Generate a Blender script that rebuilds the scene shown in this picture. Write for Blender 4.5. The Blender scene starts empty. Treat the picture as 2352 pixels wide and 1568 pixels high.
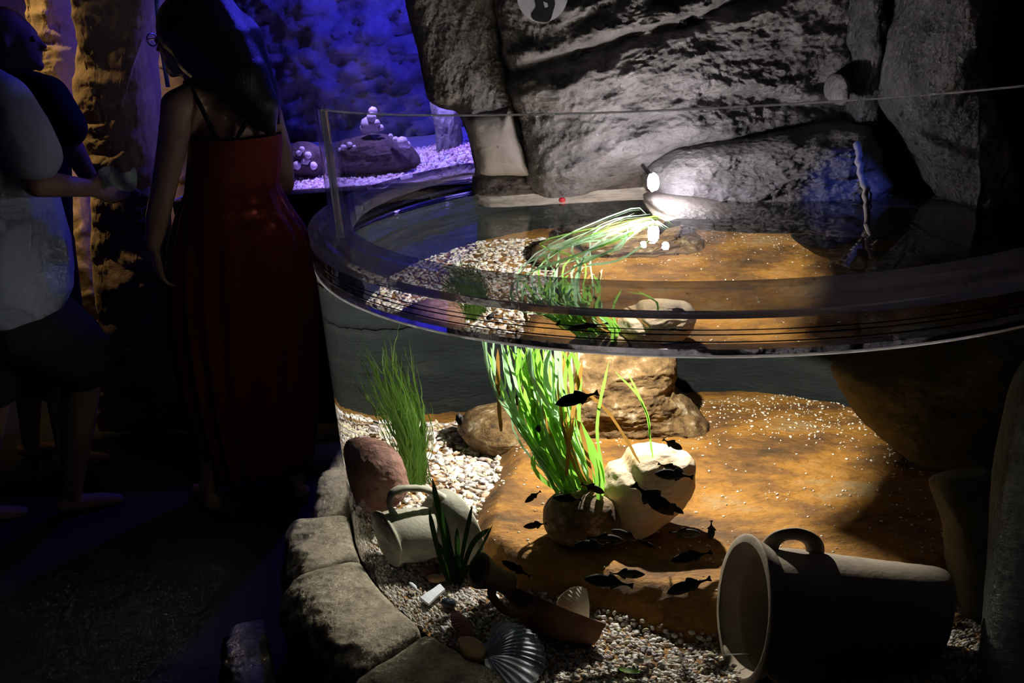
import bpy, math, random
import numpy as np
from mathutils import Vector, Matrix

scene = bpy.context.scene
COL = scene.collection
rng = np.random.default_rng(7)
random.seed(7)

# ---------------------------------------------------------------- camera
CAM_H, FPX, PITCH, ROLL = 1.6, 1912.7, 0.3452, -0.0638
_c, _s = math.cos(PITCH), math.sin(PITCH)
_R0, _U0, _F0 = np.array([1., 0, 0]), np.array([0, _s, _c]), np.array([0, _c, -_s])
_cr, _sr = math.cos(ROLL), math.sin(ROLL)
_R, _U = _cr * _R0 + _sr * _U0, -_sr * _R0 + _cr * _U0
cam_data = bpy.data.cameras.new('camera')
cam = bpy.data.objects.new('camera', cam_data)
COL.objects.link(cam)
cam_data.sensor_width = 36.0
cam_data.lens = FPX / 2352 * 36
cam_data.clip_start = 0.02
cam.matrix_world = Matrix(((_R[0], _U[0], -_F0[0], 0), (_R[1], _U[1], -_F0[1], 0), (_R[2], _U[2], -_F0[2], CAM_H), (0, 0, 0, 1)))
scene.camera = cam

# ---------------------------------------------------------------- world, exposure
scene.view_settings.view_transform = 'Standard'
scene.view_settings.look = 'None'
scene.view_settings.gamma = 1
scene.view_settings.exposure = 0.0
scene.view_settings.use_curve_mapping = False
world = bpy.data.worlds.new('world')
scene.world = world
world.use_nodes = True
world.node_tree.nodes['Background'].inputs[0].default_value = (0.5, 0.6, 1.0, 1)
world.node_tree.nodes['Background'].inputs[1].default_value = 0.0006
scene.cycles.max_bounces = 9
scene.cycles.diffuse_bounces = 2
scene.cycles.glossy_bounces = 4
scene.cycles.adaptive_threshold = 0.08
scene.cycles.use_light_tree = True
scene.cycles.adaptive_min_samples = 12
scene.cycles.transmission_bounces = 7
scene.cycles.transparent_max_bounces = 14
scene.cycles.sample_clamp_indirect = 30.0
scene.cycles.caustics_reflective = False
scene.cycles.caustics_refractive = True
scene.cycles.blur_glossy = 0.5


def lamp(name, kind, loc, power, color, radius=0.03, target=None, angle=None, blend=0.3):
    d = bpy.data.lights.new(name, kind)
    d.energy = power
    d.color = color
    if kind in ('POINT', 'SPOT'):
        d.shadow_soft_size = radius
    if kind == 'SPOT' and angle:
        d.spot_size = math.radians(angle)
        d.spot_blend = blend
    o = bpy.data.objects.new(name, d)
    COL.objects.link(o)
    o.location = loc
    if target is not None:
        v = Vector(target) - Vector(loc)
        o.rotation_euler = v.to_track_quat('-Z', 'Y').to_euler()
    return o


# the tank lamp sits at the waterline in the rock hollow: added submerged light carries its beam under water
LAMP = np.array([0.440, 2.43, 1.190])
lamp('tank_lamp_glow', 'POINT', (0.390, 2.31, 1.190), 1.1, (0.92, 0.82, 1.0), 0.008)
lamp('tank_lamp_flare', 'POINT', (0.462, 2.355, 1.212), 3.6, (0.97, 0.93, 1.0), 0.010)
lamp('added_submerged_light', 'POINT', (0.36, 2.20, 1.095), 58.0, (1.0, 0.95, 0.86), 0.006)
# blue lamps over the blue-lit basin behind
lamp('blue_basin_lamp', 'POINT', (-0.12, 4.25, 2.5), 75.0, (0.06, 0.05, 1.0), 0.05)
lamp('blue_basin_lamp_low', 'SPOT', (-0.55, 3.75, 2.3), 150.0, (0.48, 0.36, 1.0), 0.03, (-0.45, 3.9, 1.1), 55, 0.6)
# warm lamp behind the rock pillar
lamp('warm_wall_lamp', 'SPOT', (-2.35, 3.45, 2.85), 75.0, (1.0, 0.66, 0.30), 0.05, (-2.0, 4.1, 1.6), 70, 0.6)
lamp('warm_floor_lamp', 'POINT', (-2.03, 3.80, 1.12), 1.6, (1.0, 0.66, 0.32), 0.03)
# added blue spot standing in for a blue pane reflection on the right rock
lamp('blue_reflection_spot', 'SPOT', (0.35, 1.35, 2.6), 60.0, (0.08, 0.15, 1.0), 0.01, (1.00, 2.36, 1.09), 9, 0.5)
# added dim fill light for the visitors, no fixture seen
lamp('visitor_fill_light', 'POINT', (-2.3, 0.9, 2.4), 0.26, (0.38, 0.52, 1.0), 0.1)

# ---------------------------------------------------------------- placing helpers
TCX, TCY, TR, ZW, ZRIM = 0.489, 2.185, 0.978, 1.114, 1.21


def ray(px, py):
    a, b = px - 1176, py - 784
    return _F0 + _R * (a / FPX) - _U * (b / FPX)


def P(px, py, y):
    d = ray(px, py)
    return np.array([0, 0, CAM_H]) + d * (y / d[1])


def PZ(px, py, z):
    d = ray(px, py)
    return np.array([0, 0, CAM_H]) + d * ((z - CAM_H) / d[2])


def _refract(d, n, eta):
    c = -d @ n
    return eta * d + (eta * c - math.sqrt(1 - eta * eta * (1 - c * c))) * n


def W(px, py, y=None, z=None):
    """point inside the water that the photograph shows at px, py (bent at the tank wall)"""
    o = np.array([0, 0, CAM_H])
    d = ray(px, py)
    d = d / np.linalg.norm(d)
    ox, oy = -TCX, -TCY
    a = d[0] ** 2 + d[1] ** 2
    b = ox * d[0] + oy * d[1]
    c = ox * ox + oy * oy - TR * TR
    Q = None
    if b * b - a * c > 0:
        Q = o + d * ((-b - math.sqrt(b * b - a * c)) / a)
    e = _refract(d, np.array([(Q[0] - TCX) / TR, (Q[1] - TCY) / TR, 0]), 1 / 1.33)
    if y is not None:
        return Q + e * ((y - Q[1]) / e[1])
    return Q + e * ((z - Q[2]) / e[2])


# ---------------------------------------------------------------- numpy noise
_perm = rng.permutation(256)
_perm = np.concatenate([_perm, _perm, _perm])
_grad = rng.normal(size=(256, 3))
_grad /= np.linalg.norm(_grad, axis=1)[:, None]


def noise(p):
    p = np.asarray(p, float)
    i = np.floor(p).astype(int)
    f = p - i
    u = f * f * f * (f * (f * 6 - 15) + 10)
    i &= 255
    out = 0
    for dx in (0, 1):
        for dy in (0, 1):
            for dz in (0, 1):
                h = _perm[_perm[_perm[(i[:, 0] + dx) & 255] + ((i[:, 1] + dy) & 255)] + ((i[:, 2] + dz) & 255)] & 255
                g = _grad[h]
                dot = (g * (f - np.array([dx, dy, dz]))).sum(1)
                w = (u[:, 0] if dx else 1 - u[:, 0]) * (u[:, 1] if dy else 1 - u[:, 1]) * (u[:, 2] if dz else 1 - u[:, 2])
                out = out + w * dot
    return out


def fbm(p, octv=4, gain=0.5, ridged=False):
    a, s, t = 1.0, 0, 0
    p = np.asarray(p, float)
    for k in range(octv):
        n = noise(p * (2.03 ** k) + 17.3 * k)
        s = s + a * ((0.5 - np.abs(n) * 1.6) if ridged else n * 1.6)
        t += a
        a *= gain
    return s / t


def strata(p, tilt=0.12, along=2.2, across=7.0):
    """chiselled layered rock: stretched along a tilted bedding plane, plus rough grain"""
    x, y, z = p[:, 0], p[:, 1], p[:, 2]
    ct, st = math.cos(tilt), math.sin(tilt)
    u, v = x * ct + z * st, -x * st + z * ct
    q = np.stack([u * along, y * along, v * across], 1)
    big = fbm(q, 3, 0.45, True)
    wv = v * across * 0.9 + 0.9 * fbm(np.stack([u * 2.5, y * 2.5, v * 3], 1), 3)
    fr = wv - np.floor(wv)
    ledge = np.where(fr < 0.82, fr / 0.82, (1 - fr) / 0.18) - 0.5
    mask = np.clip(fbm(np.stack([u * 3.1 + 9, y * 3, v * 5], 1), 2) * 2.2 + 0.35, 0, 1)
    mid = fbm(np.stack([u * 8, y * 8, v * 17], 1), 4, 0.55)
    fine = fbm(np.stack([u * 40, y * 40, v * 60], 1), 3, 0.6)
    return 0.50 * big + 0.30 * ledge * mask + 0.34 * mid + 0.07 * fine


# ---------------------------------------------------------------- mesh helpers
def mesh_obj(name, verts, faces, mat, parent=None, smooth=True):
    me = bpy.data.meshes.new(name)
    verts = np.asarray(verts, np.float32)
    if isinstance(faces, np.ndarray):
        n, k = faces.shape
        me.vertices.add(len(verts))
        me.vertices.foreach_set('co', verts.ravel())
        me.loops.add(n * k)
        me.loops.foreach_set('vertex_index', faces.astype(np.int32).ravel())
        me.polygons.add(n)
        me.polygons.foreach_set('loop_start', np.arange(0, n * k, k, dtype=np.int32))
        me.polygons.foreach_set('loop_total', np.full(n, k, np.int32))
        me.update(calc_edges=True)
    else:
        me.from_pydata([tuple(map(float, v)) for v in verts], [], [tuple(map(int, f)) for f in faces])
    me.polygons.foreach_set('use_smooth', np.full(len(me.polygons), smooth))
    if mat:
        me.materials.append(mat)
    me.update()
    o = bpy.data.objects.new(name, me)
    COL.objects.link(o)
    if parent is not None:
        o.parent = parent
    return o


def tag(o, label, cat, group=None, kind=None):
    o['label'] = label
    if cat:
        o['category'] = cat
    if group:
        o['group'] = group
    if kind:
        o['kind'] = kind
    return o


def structure(o, label=None):
    o['kind'] = 'structure'
    if label:
        o['label'] = label
    return o


def empty(name, loc=(0, 0, 0)):
    o = bpy.data.objects.new(name, None)
    o.empty_display_size = 0.05
    COL.objects.link(o)
    o.location = tuple(map(float, loc))
    return o


def child(o, root):
    """parent a mesh built in world coordinates to an Empty without moving it"""
    o.parent = root
    o.matrix_parent_inverse = Matrix.Translation(-root.location)
    return o


def grid_faces(nu, nv, wrap_u=False, off=0):
    """faces for verts indexed i*nv + j"""
    i = np.arange(nu if wrap_u else nu - 1)
    j = np.arange(nv - 1)
    I, J = np.meshgrid(i, j, indexing='ij')
    I2 = (I + 1) % nu
    f = np.stack([I * nv + J, I2 * nv + J, I2 * nv + J + 1, I * nv + J + 1], -1).reshape(-1, 4)
    return f + off


def catmull(pts, n):
    pts = np.asarray(pts, float)
    m = len(pts)
    seg = np.linalg.norm(np.roll(pts, -1, 0) - pts, axis=1)
    cum = np.concatenate([[0], np.cumsum(seg)])
    t = np.linspace(0, cum[-1], n, endpoint=False)
    k = np.clip(np.searchsorted(cum, t, side='right') - 1, 0, m - 1)
    u = ((t - cum[k]) / np.maximum(seg[k], 1e-9))[:, None]
    p0, p1, p2, p3 = pts[(k - 1) % m], pts[k], pts[(k + 1) % m], pts[(k + 2) % m]
    a = 0.4
    m1, m2 = (p2 - p0) * a, (p3 - p1) * a
    return (2 * u ** 3 - 3 * u ** 2 + 1) * p1 + (u ** 3 - 2 * u ** 2 + u) * m1 + (-2 * u ** 3 + 3 * u ** 2) * p2 + (u ** 3 - u ** 2) * m2


def curve_pts(ctrl, n):
    """open Catmull-Rom through control points"""
    c = np.asarray(ctrl, float)
    c = np.vstack([2 * c[0] - c[1], c, 2 * c[-1] - c[-2]])
    m = len(c) - 3
    t = np.linspace(0, m - 1e-6, n)
    k = t.astype(int)
    u = (t - k)[:, None]
    p0, p1, p2, p3 = c[k], c[k + 1], c[k + 2], c[k + 3]
    return 0.5 * (2 * p1 + (p2 - p0) * u + (2 * p0 - 5 * p1 + 4 * p2 - p3) * u ** 2 + (3 * p1 - p0 - 3 * p2 + p3) * u ** 3)


def dome_rock(name, outline, y0, front, back, mat, centre=None, seg=360, rings=90, p=3.0, amp=0.04, tilt=0.12,
              lean=0.0, place=P, seed=0.0, along=2.2, across=7.0, edge=0.35, slope=0.0, grooves=()):
    """rock mass: its outline (pixels) set up at depth y0, bulging to the front and the back, broken up by layered noise"""
    o2 = []
    for q in outline:
        yy = y0 + (q[2] if len(q) > 2 else 0)
        o2.append(place(q[0], q[1], yy))
    b = catmull(o2, seg)
    c = b.mean(0) if centre is None else place(centre[0], centre[1], y0)
    s1 = np.concatenate([np.linspace(0.02, 0.86, int(rings * 0.72)), 0.86 + 0.14 * np.sin(np.linspace(0, 1, rings - int(rings * 0.72) + 1)[1:] * math.pi / 2)])
    s2 = np.array([0.985, 0.93, 0.8, 0.55, 0.25, 0.03])
    S = np.concatenate([s1, s2])
    D = np.concatenate([-front * (1 - s1 ** p) ** (1 / p), back * (1 - s2 ** p) ** (1 / p)])
    V = c[None, None] + (b[:, None] - c[None, None]) * S[None, :, None]
    V[:, :, 1] += D[None]
    V[:, :, 1] -= lean * (V[:, :, 2] - c[2]) + slope * (V[:, :, 0] - c[0])
    v = V.reshape(-1, 3)
    n = strata(v + seed, tilt, along, across)
    isfront = np.tile(np.concatenate([np.ones(len(s1)), np.zeros(len(s2))]), seg)
    Sf = np.tile(S, seg)
    rad = v - c
    rad[:, 1] = 0
    rad /= np.linalg.norm(rad, axis=1)[:, None] + 1e-9
    w = np.clip((Sf - 0.75) / 0.25, 0, 1)
    v = v.copy()
    v[:, 1] -= amp * n * isfront * (1 - 0.6 * w)
    for gpx, gw, gd in grooves:
        g = np.array([place(a_, b_, y0) for a_, b_ in gpx])[:, [0, 2]]
        g = np.concatenate([np.linspace(g[i], g[i + 1], 30) for i in range(len(g) - 1)])
        best, vs = np.full(len(v), 9.0), np.zeros(len(v))
        for q_ in g:
            d_ = np.hypot(v[:, 0] - q_[0], v[:, 2] - q_[1])
            better = d_ < best
            best = np.where(better, d_, best)
            vs = np.where(better, v[:, 2] - q_[1], vs)
        wob_ = 1 + 0.5 * fbm(v * 9, 2)
        # a crack with an overhanging upper lip and a worn lower one
        v[:, 1] += isfront * gd * np.exp(-(best / (gw * wob_ * np.where(vs > 0, 0.7, 2.2))) ** 2)
        v[:, 1] -= isfront * gd * 0.5 * np.exp(-((best - gw * 2.2) / (gw * 1.6)) ** 2) * (vs > 0)
    v += rad * (amp * edge * n * w)[:, None]
    F = grid_faces(seg, len(S), True)
    k = len(v)
    v = np.vstack([v, v.reshape(seg, len(S), 3)[:, 0].mean(0)[None], v.reshape(seg, len(S), 3)[:, -1].mean(0)[None]])
    # caps as thin quads fans
    idx = np.arange(seg)
    nxt = (idx + 1) % seg
    L = len(S)
    cap1 = np.stack([np.full(seg // 2, k), idx[::2][:seg // 2] * L, ((idx[::2] + 1) % seg)[:seg // 2] * L, ((idx[::2] + 2) % seg)[:seg // 2] * L], 1)
    cap2 = np.stack([np.full(seg // 2, k + 1), ((idx[::2] + 2) % seg)[:seg // 2] * L + L - 1, ((idx[::2] + 1) % seg)[:seg // 2] * L + L - 1, idx[::2][:seg // 2] * L + L - 1], 1)
    F = np.vstack([F[:, ::-1], cap1[:, ::-1], cap2[:, ::-1]])
    return mesh_obj(name, v, F[:, ::-1], mat)


def boulder(name, c, size, mat, amp=0.08, seed=0.0, nu=48, nv=28, p=2.6, rot=0.0, strat=False):
    """free-standing stone: superellipsoid with noise"""
    th = np.linspace(0, 2 * math.pi, nu, endpoint=False)
    ph = np.linspace(0.02, math.pi - 0.02, nv)
    T, H = np.meshgrid(th, ph, indexing='ij')
    d = np.stack([np.cos(T) * np.sin(H), np.sin(T) * np.sin(H), np.cos(H)], -1).reshape(-1, 3)
    r = (np.abs(d) ** p).sum(1) ** (-1 / p)
    v = d * r[:, None]
    n = fbm(v * 1.3 + seed, 4, 0.55) + 0.35 * fbm(v * 5 + seed, 3, 0.6)
    v = v * (1 + amp * 2.2 * n)[:, None] * np.asarray(size)
    cr, sr = math.cos(rot), math.sin(rot)
    v = np.stack([v[:, 0] * cr - v[:, 1] * sr, v[:, 0] * sr + v[:, 1] * cr, v[:, 2]], 1)
    F = grid_faces(nu, nv, True)[:, ::-1]
    k = len(v)
    vv = v.reshape(nu, nv, 3)
    v = np.vstack([v, vv[:, 0].mean(0), vv[:, -1].mean(0)]) + np.asarray(c)
    i = np.arange(0, nu, 2)
    c1 = np.stack([np.full(len(i), k), i * nv, (i + 1) % nu * nv, (i + 2) % nu * nv], 1)
    c2 = np.stack([np.full(len(i), k + 1), (i + 2) % nu * nv + nv - 1, (i + 1) % nu * nv + nv - 1, i * nv + nv - 1], 1)
    return mesh_obj(name, v, np.vstack([F, c1, c2]), mat)


def arc_sweep(name, prof, a0, a1, n, mat, parent=None, closed=True, smooth=True, centre=(TCX, TCY)):
    """sweep a (radius, z) profile about the tank axis"""
    a = np.radians(np.linspace(a0, a1, n))
    prof = np.asarray(prof, float)
    m = len(prof)
    V = np.stack([centre[0] + prof[None, :, 0] * np.cos(a)[:, None], centre[1] + prof[None, :, 0] * np.sin(a)[:, None],
                  np.repeat(prof[None, :, 1], n, 0)], -1).reshape(-1, 3)
    full = abs(abs(a1 - a0) - 360) < 1e-6
    F = []
    nn = n - 1
    for i in range(nn):
        for j in range(m if closed else m - 1):
            j2 = (j + 1) % m
            F.append((i * m + j, (i + 1) * m + j, (i + 1) * m + j2, i * m + j2))
    if closed and not full:
        F.append(tuple(range(m))[::-1])
        F.append(tuple((n - 1) * m + j for j in range(m)))
    o = mesh_obj(name, V, F, mat, None, smooth)
    import bmesh
    bm = bmesh.new()
    bm.from_mesh(o.data)
    if full:
        bmesh.ops.remove_doubles(bm, verts=bm.verts, dist=1e-6)
    bmesh.ops.recalc_face_normals(bm, faces=bm.faces)
    bm.to_mesh(o.data)
    bm.free()
    if smooth:
        sharp_edges(o, 35)
    if parent is not None:
        child(o, parent)
    return o


def sharp_edges(o, deg):
    import bmesh
    bm = bmesh.new()
    bm.from_mesh(o.data)
    lim = math.radians(deg)
    for e in bm.edges:
        if len(e.link_faces) == 2 and e.calc_face_angle(0) > lim:
            e.smooth = False
    bm.to_mesh(o.data)
    bm.free()


def tube(name, pts, rad, mat, parent=None, nseg=8, flat=1.0, up=(0, 0, 1)):
    """tube of varying radius along points"""
    v, F = tube_geo(pts, rad, nseg, flat, up)
    return mesh_obj(name, v, F, mat, parent)


def tube_geo(pts, rad, nseg=8, flat=1.0, up=(0, 0, 1)):
    pts = np.asarray(pts, float)
    n = len(pts)
    rad = np.full(n, rad) if np.isscalar(rad) else np.asarray(rad, float)
    t = np.gradient(pts, axis=0)
    t /= np.linalg.norm(t, axis=1)[:, None] + 1e-12
    u = np.cross(t, np.asarray(up, float))
    bad = np.linalg.norm(u, axis=1) < 1e-3
    u[bad] = np.cross(t[bad], np.array([1., 0.3, 0]))
    u /= np.linalg.norm(u, axis=1)[:, None]
    w = np.cross(u, t)
    a = np.linspace(0, 2 * math.pi, nseg, endpoint=False)
    V = pts[:, None] + rad[:, None, None] * (np.cos(a)[None, :, None] * u[:, None] + flat * np.sin(a)[None, :, None] * w[:, None])
    V = V.reshape(-1, 3)
    F = []
    for i in range(n - 1):
        for j in range(nseg):
            j2 = (j + 1) % nseg
            F.append((i * nseg + j, i * nseg + j2, (i + 1) * nseg + j2, (i + 1) * nseg + j))
    F.append(tuple(range(nseg))[::-1])
    F.append(tuple((n - 1) * nseg + j for j in range(nseg)))
    return V, F


def box(name, lo, hi, mat, parent=None):
    x0, y0, z0 = lo
    x1, y1, z1 = hi
    v = [(x0, y0, z0), (x1, y0, z0), (x1, y1, z0), (x0, y1, z0), (x0, y0, z1), (x1, y0, z1), (x1, y1, z1), (x0, y1, z1)]
    f = [(0, 3, 2, 1), (4, 5, 6, 7), (0, 1, 5, 4), (1, 2, 6, 5), (2, 3, 7, 6), (3, 0, 4, 7)]
    return mesh_obj(name, v, f, mat, parent, False)


# ---------------------------------------------------------------- materials
def new_mat(name):
    m = bpy.data.materials.new(name)
    m.use_nodes = True
    nt = m.node_tree
    return m, nt, nt.nodes['Principled BSDF'], nt.nodes['Material Output']


def rock_mat(name, cols, scale=6.0, bump=0.5, rough=0.85, stretch=(1, 1, 1), fine=90.0, spec=0.3, dist=0.01, pits=0.5):
    m, nt, bs, out = new_mat(name)
    N, L = nt.nodes, nt.links
    tc = N.new('ShaderNodeTexCoord')
    mp = N.new('ShaderNodeMapping')
    mp.inputs['Scale'].default_value = stretch
    L.new(tc.outputs['Object'], mp.inputs['Vector'])
    n1 = N.new('ShaderNodeTexNoise')
    n1.inputs['Scale'].default_value = scale
    n1.inputs['Detail'].default_value = 8
    n1.inputs['Roughness'].default_value = 0.65
    L.new(mp.outputs[0], n1.inputs['Vector'])
    r = N.new('ShaderNodeValToRGB')
    el = r.color_ramp.elements
    k = len(cols)
    while len(el) < k:
        el.new(0.5)
    for i, c in enumerate(cols):
        el[i].position = 0.3 + 0.4 * i / max(k - 1, 1)
        el[i].color = (*c, 1)
    L.new(n1.outputs['Fac'], r.inputs['Fac'])
    L.new(r.outputs['Color'], bs.inputs['Base Color'])
    n2 = N.new('ShaderNodeTexNoise')
    n2.inputs['Scale'].default_value = fine
    n2.inputs['Detail'].default_value = 6
    n2.inputs['Roughness'].default_value = 0.7
    L.new(mp.outputs[0], n2.inputs['Vector'])
    vo = N.new('ShaderNodeTexVoronoi')
    vo.inputs['Scale'].default_value = fine * 0.8
    L.new(mp.outputs[0], vo.inputs['Vector'])
    ma = N.new('ShaderNodeMath')
    ma.operation = 'MULTIPLY_ADD'
    ma.inputs[1].default_value = pits
    L.new(vo.outputs['Distance'], ma.inputs[0])
    L.new(n2.outputs['Fac'], ma.inputs[2])
    bp = N.new('ShaderNodeBump')
    bp.inputs['Strength'].default_value = bump
    bp.inputs['Distance'].default_value = dist
    L.new(ma.outputs[0], bp.inputs['Height'])
    L.new(bp.outputs['Normal'], bs.inputs['Normal'])
    bs.inputs['Roughness'].default_value = rough
    bs.inputs['Specular IOR Level'].default_value = spec
    return m


def plain(name, col, rough=0.6, spec=0.3, bump=0.0, scale=40.0, var=0.15, metal=0.0, emit=None, estr=0.0, stretch=(1, 1, 1), trans=0.0):
    m, nt, bs, out = new_mat(name)
    N, L = nt.nodes, nt.links
    tc = N.new('ShaderNodeTexCoord')
    mp = N.new('ShaderNodeMapping')
    mp.inputs['Scale'].default_value = stretch
    L.new(tc.outputs['Object'], mp.inputs['Vector'])
    n1 = N.new('ShaderNodeTexNoise')
    n1.inputs['Scale'].default_value = scale
    n1.inputs['Detail'].default_value = 5
    L.new(mp.outputs[0], n1.inputs['Vector'])
    mx = N.new('ShaderNodeMix')
    mx.data_type = 'RGBA'
    c = np.array(col)
    mx.inputs['A'].default_value = (*(c * (1 - var)), 1)
    mx.inputs['B'].default_value = (*np.clip(c * (1 + var), 0, 1), 1)
    L.new(n1.outputs['Fac'], mx.inputs['Factor'])
    L.new(mx.outputs['Result'], bs.inputs['Base Color'])
    bs.inputs['Roughness'].default_value = rough
    bs.inputs['Specular IOR Level'].default_value = spec
    bs.inputs['Metallic'].default_value = metal
    if bump:
        bp = N.new('ShaderNodeBump')
        bp.inputs['Strength'].default_value = bump
        bp.inputs['Distance'].default_value = 0.004
        L.new(n1.outputs['Fac'], bp.inputs['Height'])
        L.new(bp.outputs['Normal'], bs.inputs['Normal'])
    if emit:
        bs.inputs['Emission Color'].default_value = (*emit, 1)
        bs.inputs['Emission Strength'].default_value = estr
    if trans:
        # thin leaf: part of the light comes through
        tl = N.new('ShaderNodeBsdfTranslucent')
        L.new(mx.outputs['Result'], tl.inputs['Color'])
        ms = N.new('ShaderNodeMixShader')
        ms.inputs[0].default_value = trans
        L.new(bs.outputs[0], ms.inputs[1])
        L.new(tl.outputs[0], ms.inputs[2])
        L.new(ms.outputs[0], out.inputs['Surface'])
    return m


def glass_mat(name, ior, color=(1, 1, 1), rough=0.0, ripple=0.0):
    m, nt, bs, out = new_mat(name)
    N, L = nt.nodes, nt.links
    N.remove(bs)
    g = N.new('ShaderNodeBsdfGlass')
    g.inputs['IOR'].default_value = ior
    g.inputs['Color'].default_value = (*color, 1)
    g.inputs['Roughness'].default_value = rough
    L.new(g.outputs[0], out.inputs['Surface'])
    if ripple:
        tc = N.new('ShaderNodeTexCoord')
        n = N.new('ShaderNodeTexNoise')
        n.inputs['Scale'].default_value = 14
        n.inputs['Detail'].default_value = 2
        L.new(tc.outputs['Object'], n.inputs['Vector'])
        bp = N.new('ShaderNodeBump')
        bp.inputs['Strength'].default_value = ripple
        bp.inputs['Distance'].default_value = 0.01
        L.new(n.outputs['Fac'], bp.inputs['Height'])
        L.new(bp.outputs[0], g.inputs['Normal'])
    return m


def pane_mat(name, haze=0.02, hazecol=(0.5, 0.5, 0.6), ior=1.45, gloss=1.0, through=0.0):
    """thin clear sheet: see-through, mirror-like by angle, faint dust"""
    m, nt, bs, out = new_mat(name)
    N, L = nt.nodes, nt.links
    N.remove(bs)
    tr = N.new('ShaderNodeBsdfTransparent')
    tr.inputs[0].default_value = (0.96, 0.97, 0.98, 1)
    gl = N.new('ShaderNodeBsdfGlossy')
    gl.inputs['Roughness'].default_value = 0.0
    lw = N.new('ShaderNodeLayerWeight')
    lw.inputs['Blend'].default_value = 0.5
    pw_ = N.new('ShaderNodeMath')
    pw_.operation = 'POWER'
    pw_.inputs[1].default_value = 4.5
    L.new(lw.outputs['Facing'], pw_.inputs[0])
    ml = N.new('ShaderNodeMath')
    ml.operation = 'MULTIPLY_ADD'
    ml.inputs[1].default_value = 0.8 * gloss
    ml.inputs[2].default_value = 0.04 * gloss
    L.new(pw_.outputs[0], ml.inputs[0])
    m1 = N.new('ShaderNodeMixShader')
    L.new(ml.outputs[0], m1.inputs[0])
    L.new(tr.outputs[0], m1.inputs[1])
    L.new(gl.outputs[0], m1.inputs[2])
    df = N.new('ShaderNodeBsdfDiffuse')
    df.inputs[0].default_value = (*hazecol, 1)
    m2 = N.new('ShaderNodeMixShader')
    m2.inputs[0].default_value = haze
    L.new(m1.outputs[0], m2.inputs[1])
    if through:
        tl = N.new('ShaderNodeBsdfTranslucent')
        tl.inputs[0].default_value = (*hazecol, 1)
        m3 = N.new('ShaderNodeMixShader')
        m3.inputs[0].default_value = through
        L.new(df.outputs[0], m3.inputs[1])
        L.new(tl.outputs[0], m3.inputs[2])
        L.new(m3.outputs[0], m2.inputs[2])
    else:
        L.new(df.outputs[0], m2.inputs[2])
    L.new(m2.outputs[0], out.inputs['Surface'])
    return m


def attr_mat(name, rough=0.7, spec=0.3):
    m, nt, bs, out = new_mat(name)
    a = nt.nodes.new('ShaderNodeAttribute')
    a.attribute_name = 'col'
    nt.links.new(a.outputs['Color'], bs.inputs['Base Color'])
    bs.inputs['Roughness'].default_value = rough
    bs.inputs['Specular IOR Level'].default_value = spec
    return m


M = {}
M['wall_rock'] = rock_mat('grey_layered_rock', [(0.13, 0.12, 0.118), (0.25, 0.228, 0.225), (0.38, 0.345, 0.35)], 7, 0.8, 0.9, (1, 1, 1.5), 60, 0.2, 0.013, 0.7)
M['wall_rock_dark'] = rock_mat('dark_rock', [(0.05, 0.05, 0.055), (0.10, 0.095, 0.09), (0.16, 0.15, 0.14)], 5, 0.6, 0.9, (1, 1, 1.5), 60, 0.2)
M['smooth_rock'] = rock_mat('pale_smooth_rock', [(0.33, 0.28, 0.25), (0.45, 0.39, 0.36), (0.52, 0.46, 0.43)], 5, 0.25, 0.85, (1, 1, 1), 50, 0.2, 0.006)
M['wet_rock'] = rock_mat('wet_rock', [(0.09, 0.08, 0.06), (0.18, 0.15, 0.13), (0.27, 0.23, 0.20)], 9, 0.8, 0.32, (1, 1, 2), 70, 0.6, 0.01)
M['warm_rock'] = rock_mat('tan_rock', [(0.30, 0.22, 0.12), (0.46, 0.34, 0.19), (0.58, 0.44, 0.27)], 5, 0.5, 0.9, (1, 1, 1), 40, 0.2)
M['blue_rock'] = rock_mat('pale_back_rock', [(0.10, 0.10, 0.14), (0.32, 0.32, 0.38), (0.55, 0.55, 0.60)], 3.2, 0.6, 0.9, (1, 1, 1.2), 30, 0.2, 0.03)
M['base_rock'] = rock_mat('sandy_kerb_rock', [(0.07, 0.06, 0.04), (0.17, 0.145, 0.105), (0.28, 0.245, 0.18)], 14, 0.7, 0.9, (1, 1, 1), 70, 0.2)
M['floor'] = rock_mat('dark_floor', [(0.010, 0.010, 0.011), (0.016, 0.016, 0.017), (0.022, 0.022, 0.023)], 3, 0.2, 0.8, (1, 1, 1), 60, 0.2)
M['slab'] = rock_mat('algae_brown_slab', [(0.07, 0.036, 0.010), (0.18, 0.080, 0.016), (0.36, 0.16, 0.018), (0.34, 0.22, 0.09)], 5.5, 0.9, 0.75, (1, 1.4, 1), 75, 0.4, 0.008)
M['tank_back'] = rock_mat('haze_teal_tank_wall', [(0.003, 0.006, 0.006), (0.009, 0.013, 0.013), (0.024, 0.027, 0.021)], 5, 0.6, 0.85, (1, 1, 2.5), 50, 0.3)  # teal of the water's haze put into the wall colour
M['rose_rock'] = rock_mat('rose_brown_rock', [(0.13, 0.06, 0.045), (0.26, 0.13, 0.10), (0.40, 0.24, 0.18)], 7, 0.5, 0.75, (1, 1, 1), 60, 0.3)
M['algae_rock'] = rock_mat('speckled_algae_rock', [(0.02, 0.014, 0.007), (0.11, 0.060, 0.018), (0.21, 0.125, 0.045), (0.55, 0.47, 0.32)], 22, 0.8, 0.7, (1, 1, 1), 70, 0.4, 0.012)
M['cream_rock'] = rock_mat('cream_orange_stone', [(0.60, 0.30, 0.07), (0.66, 0.40, 0.14), (0.72, 0.56, 0.38), (0.50, 0.36, 0.28)], 3.5, 0.5, 0.75, (1, 1, 1), 50, 0.3)
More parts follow.
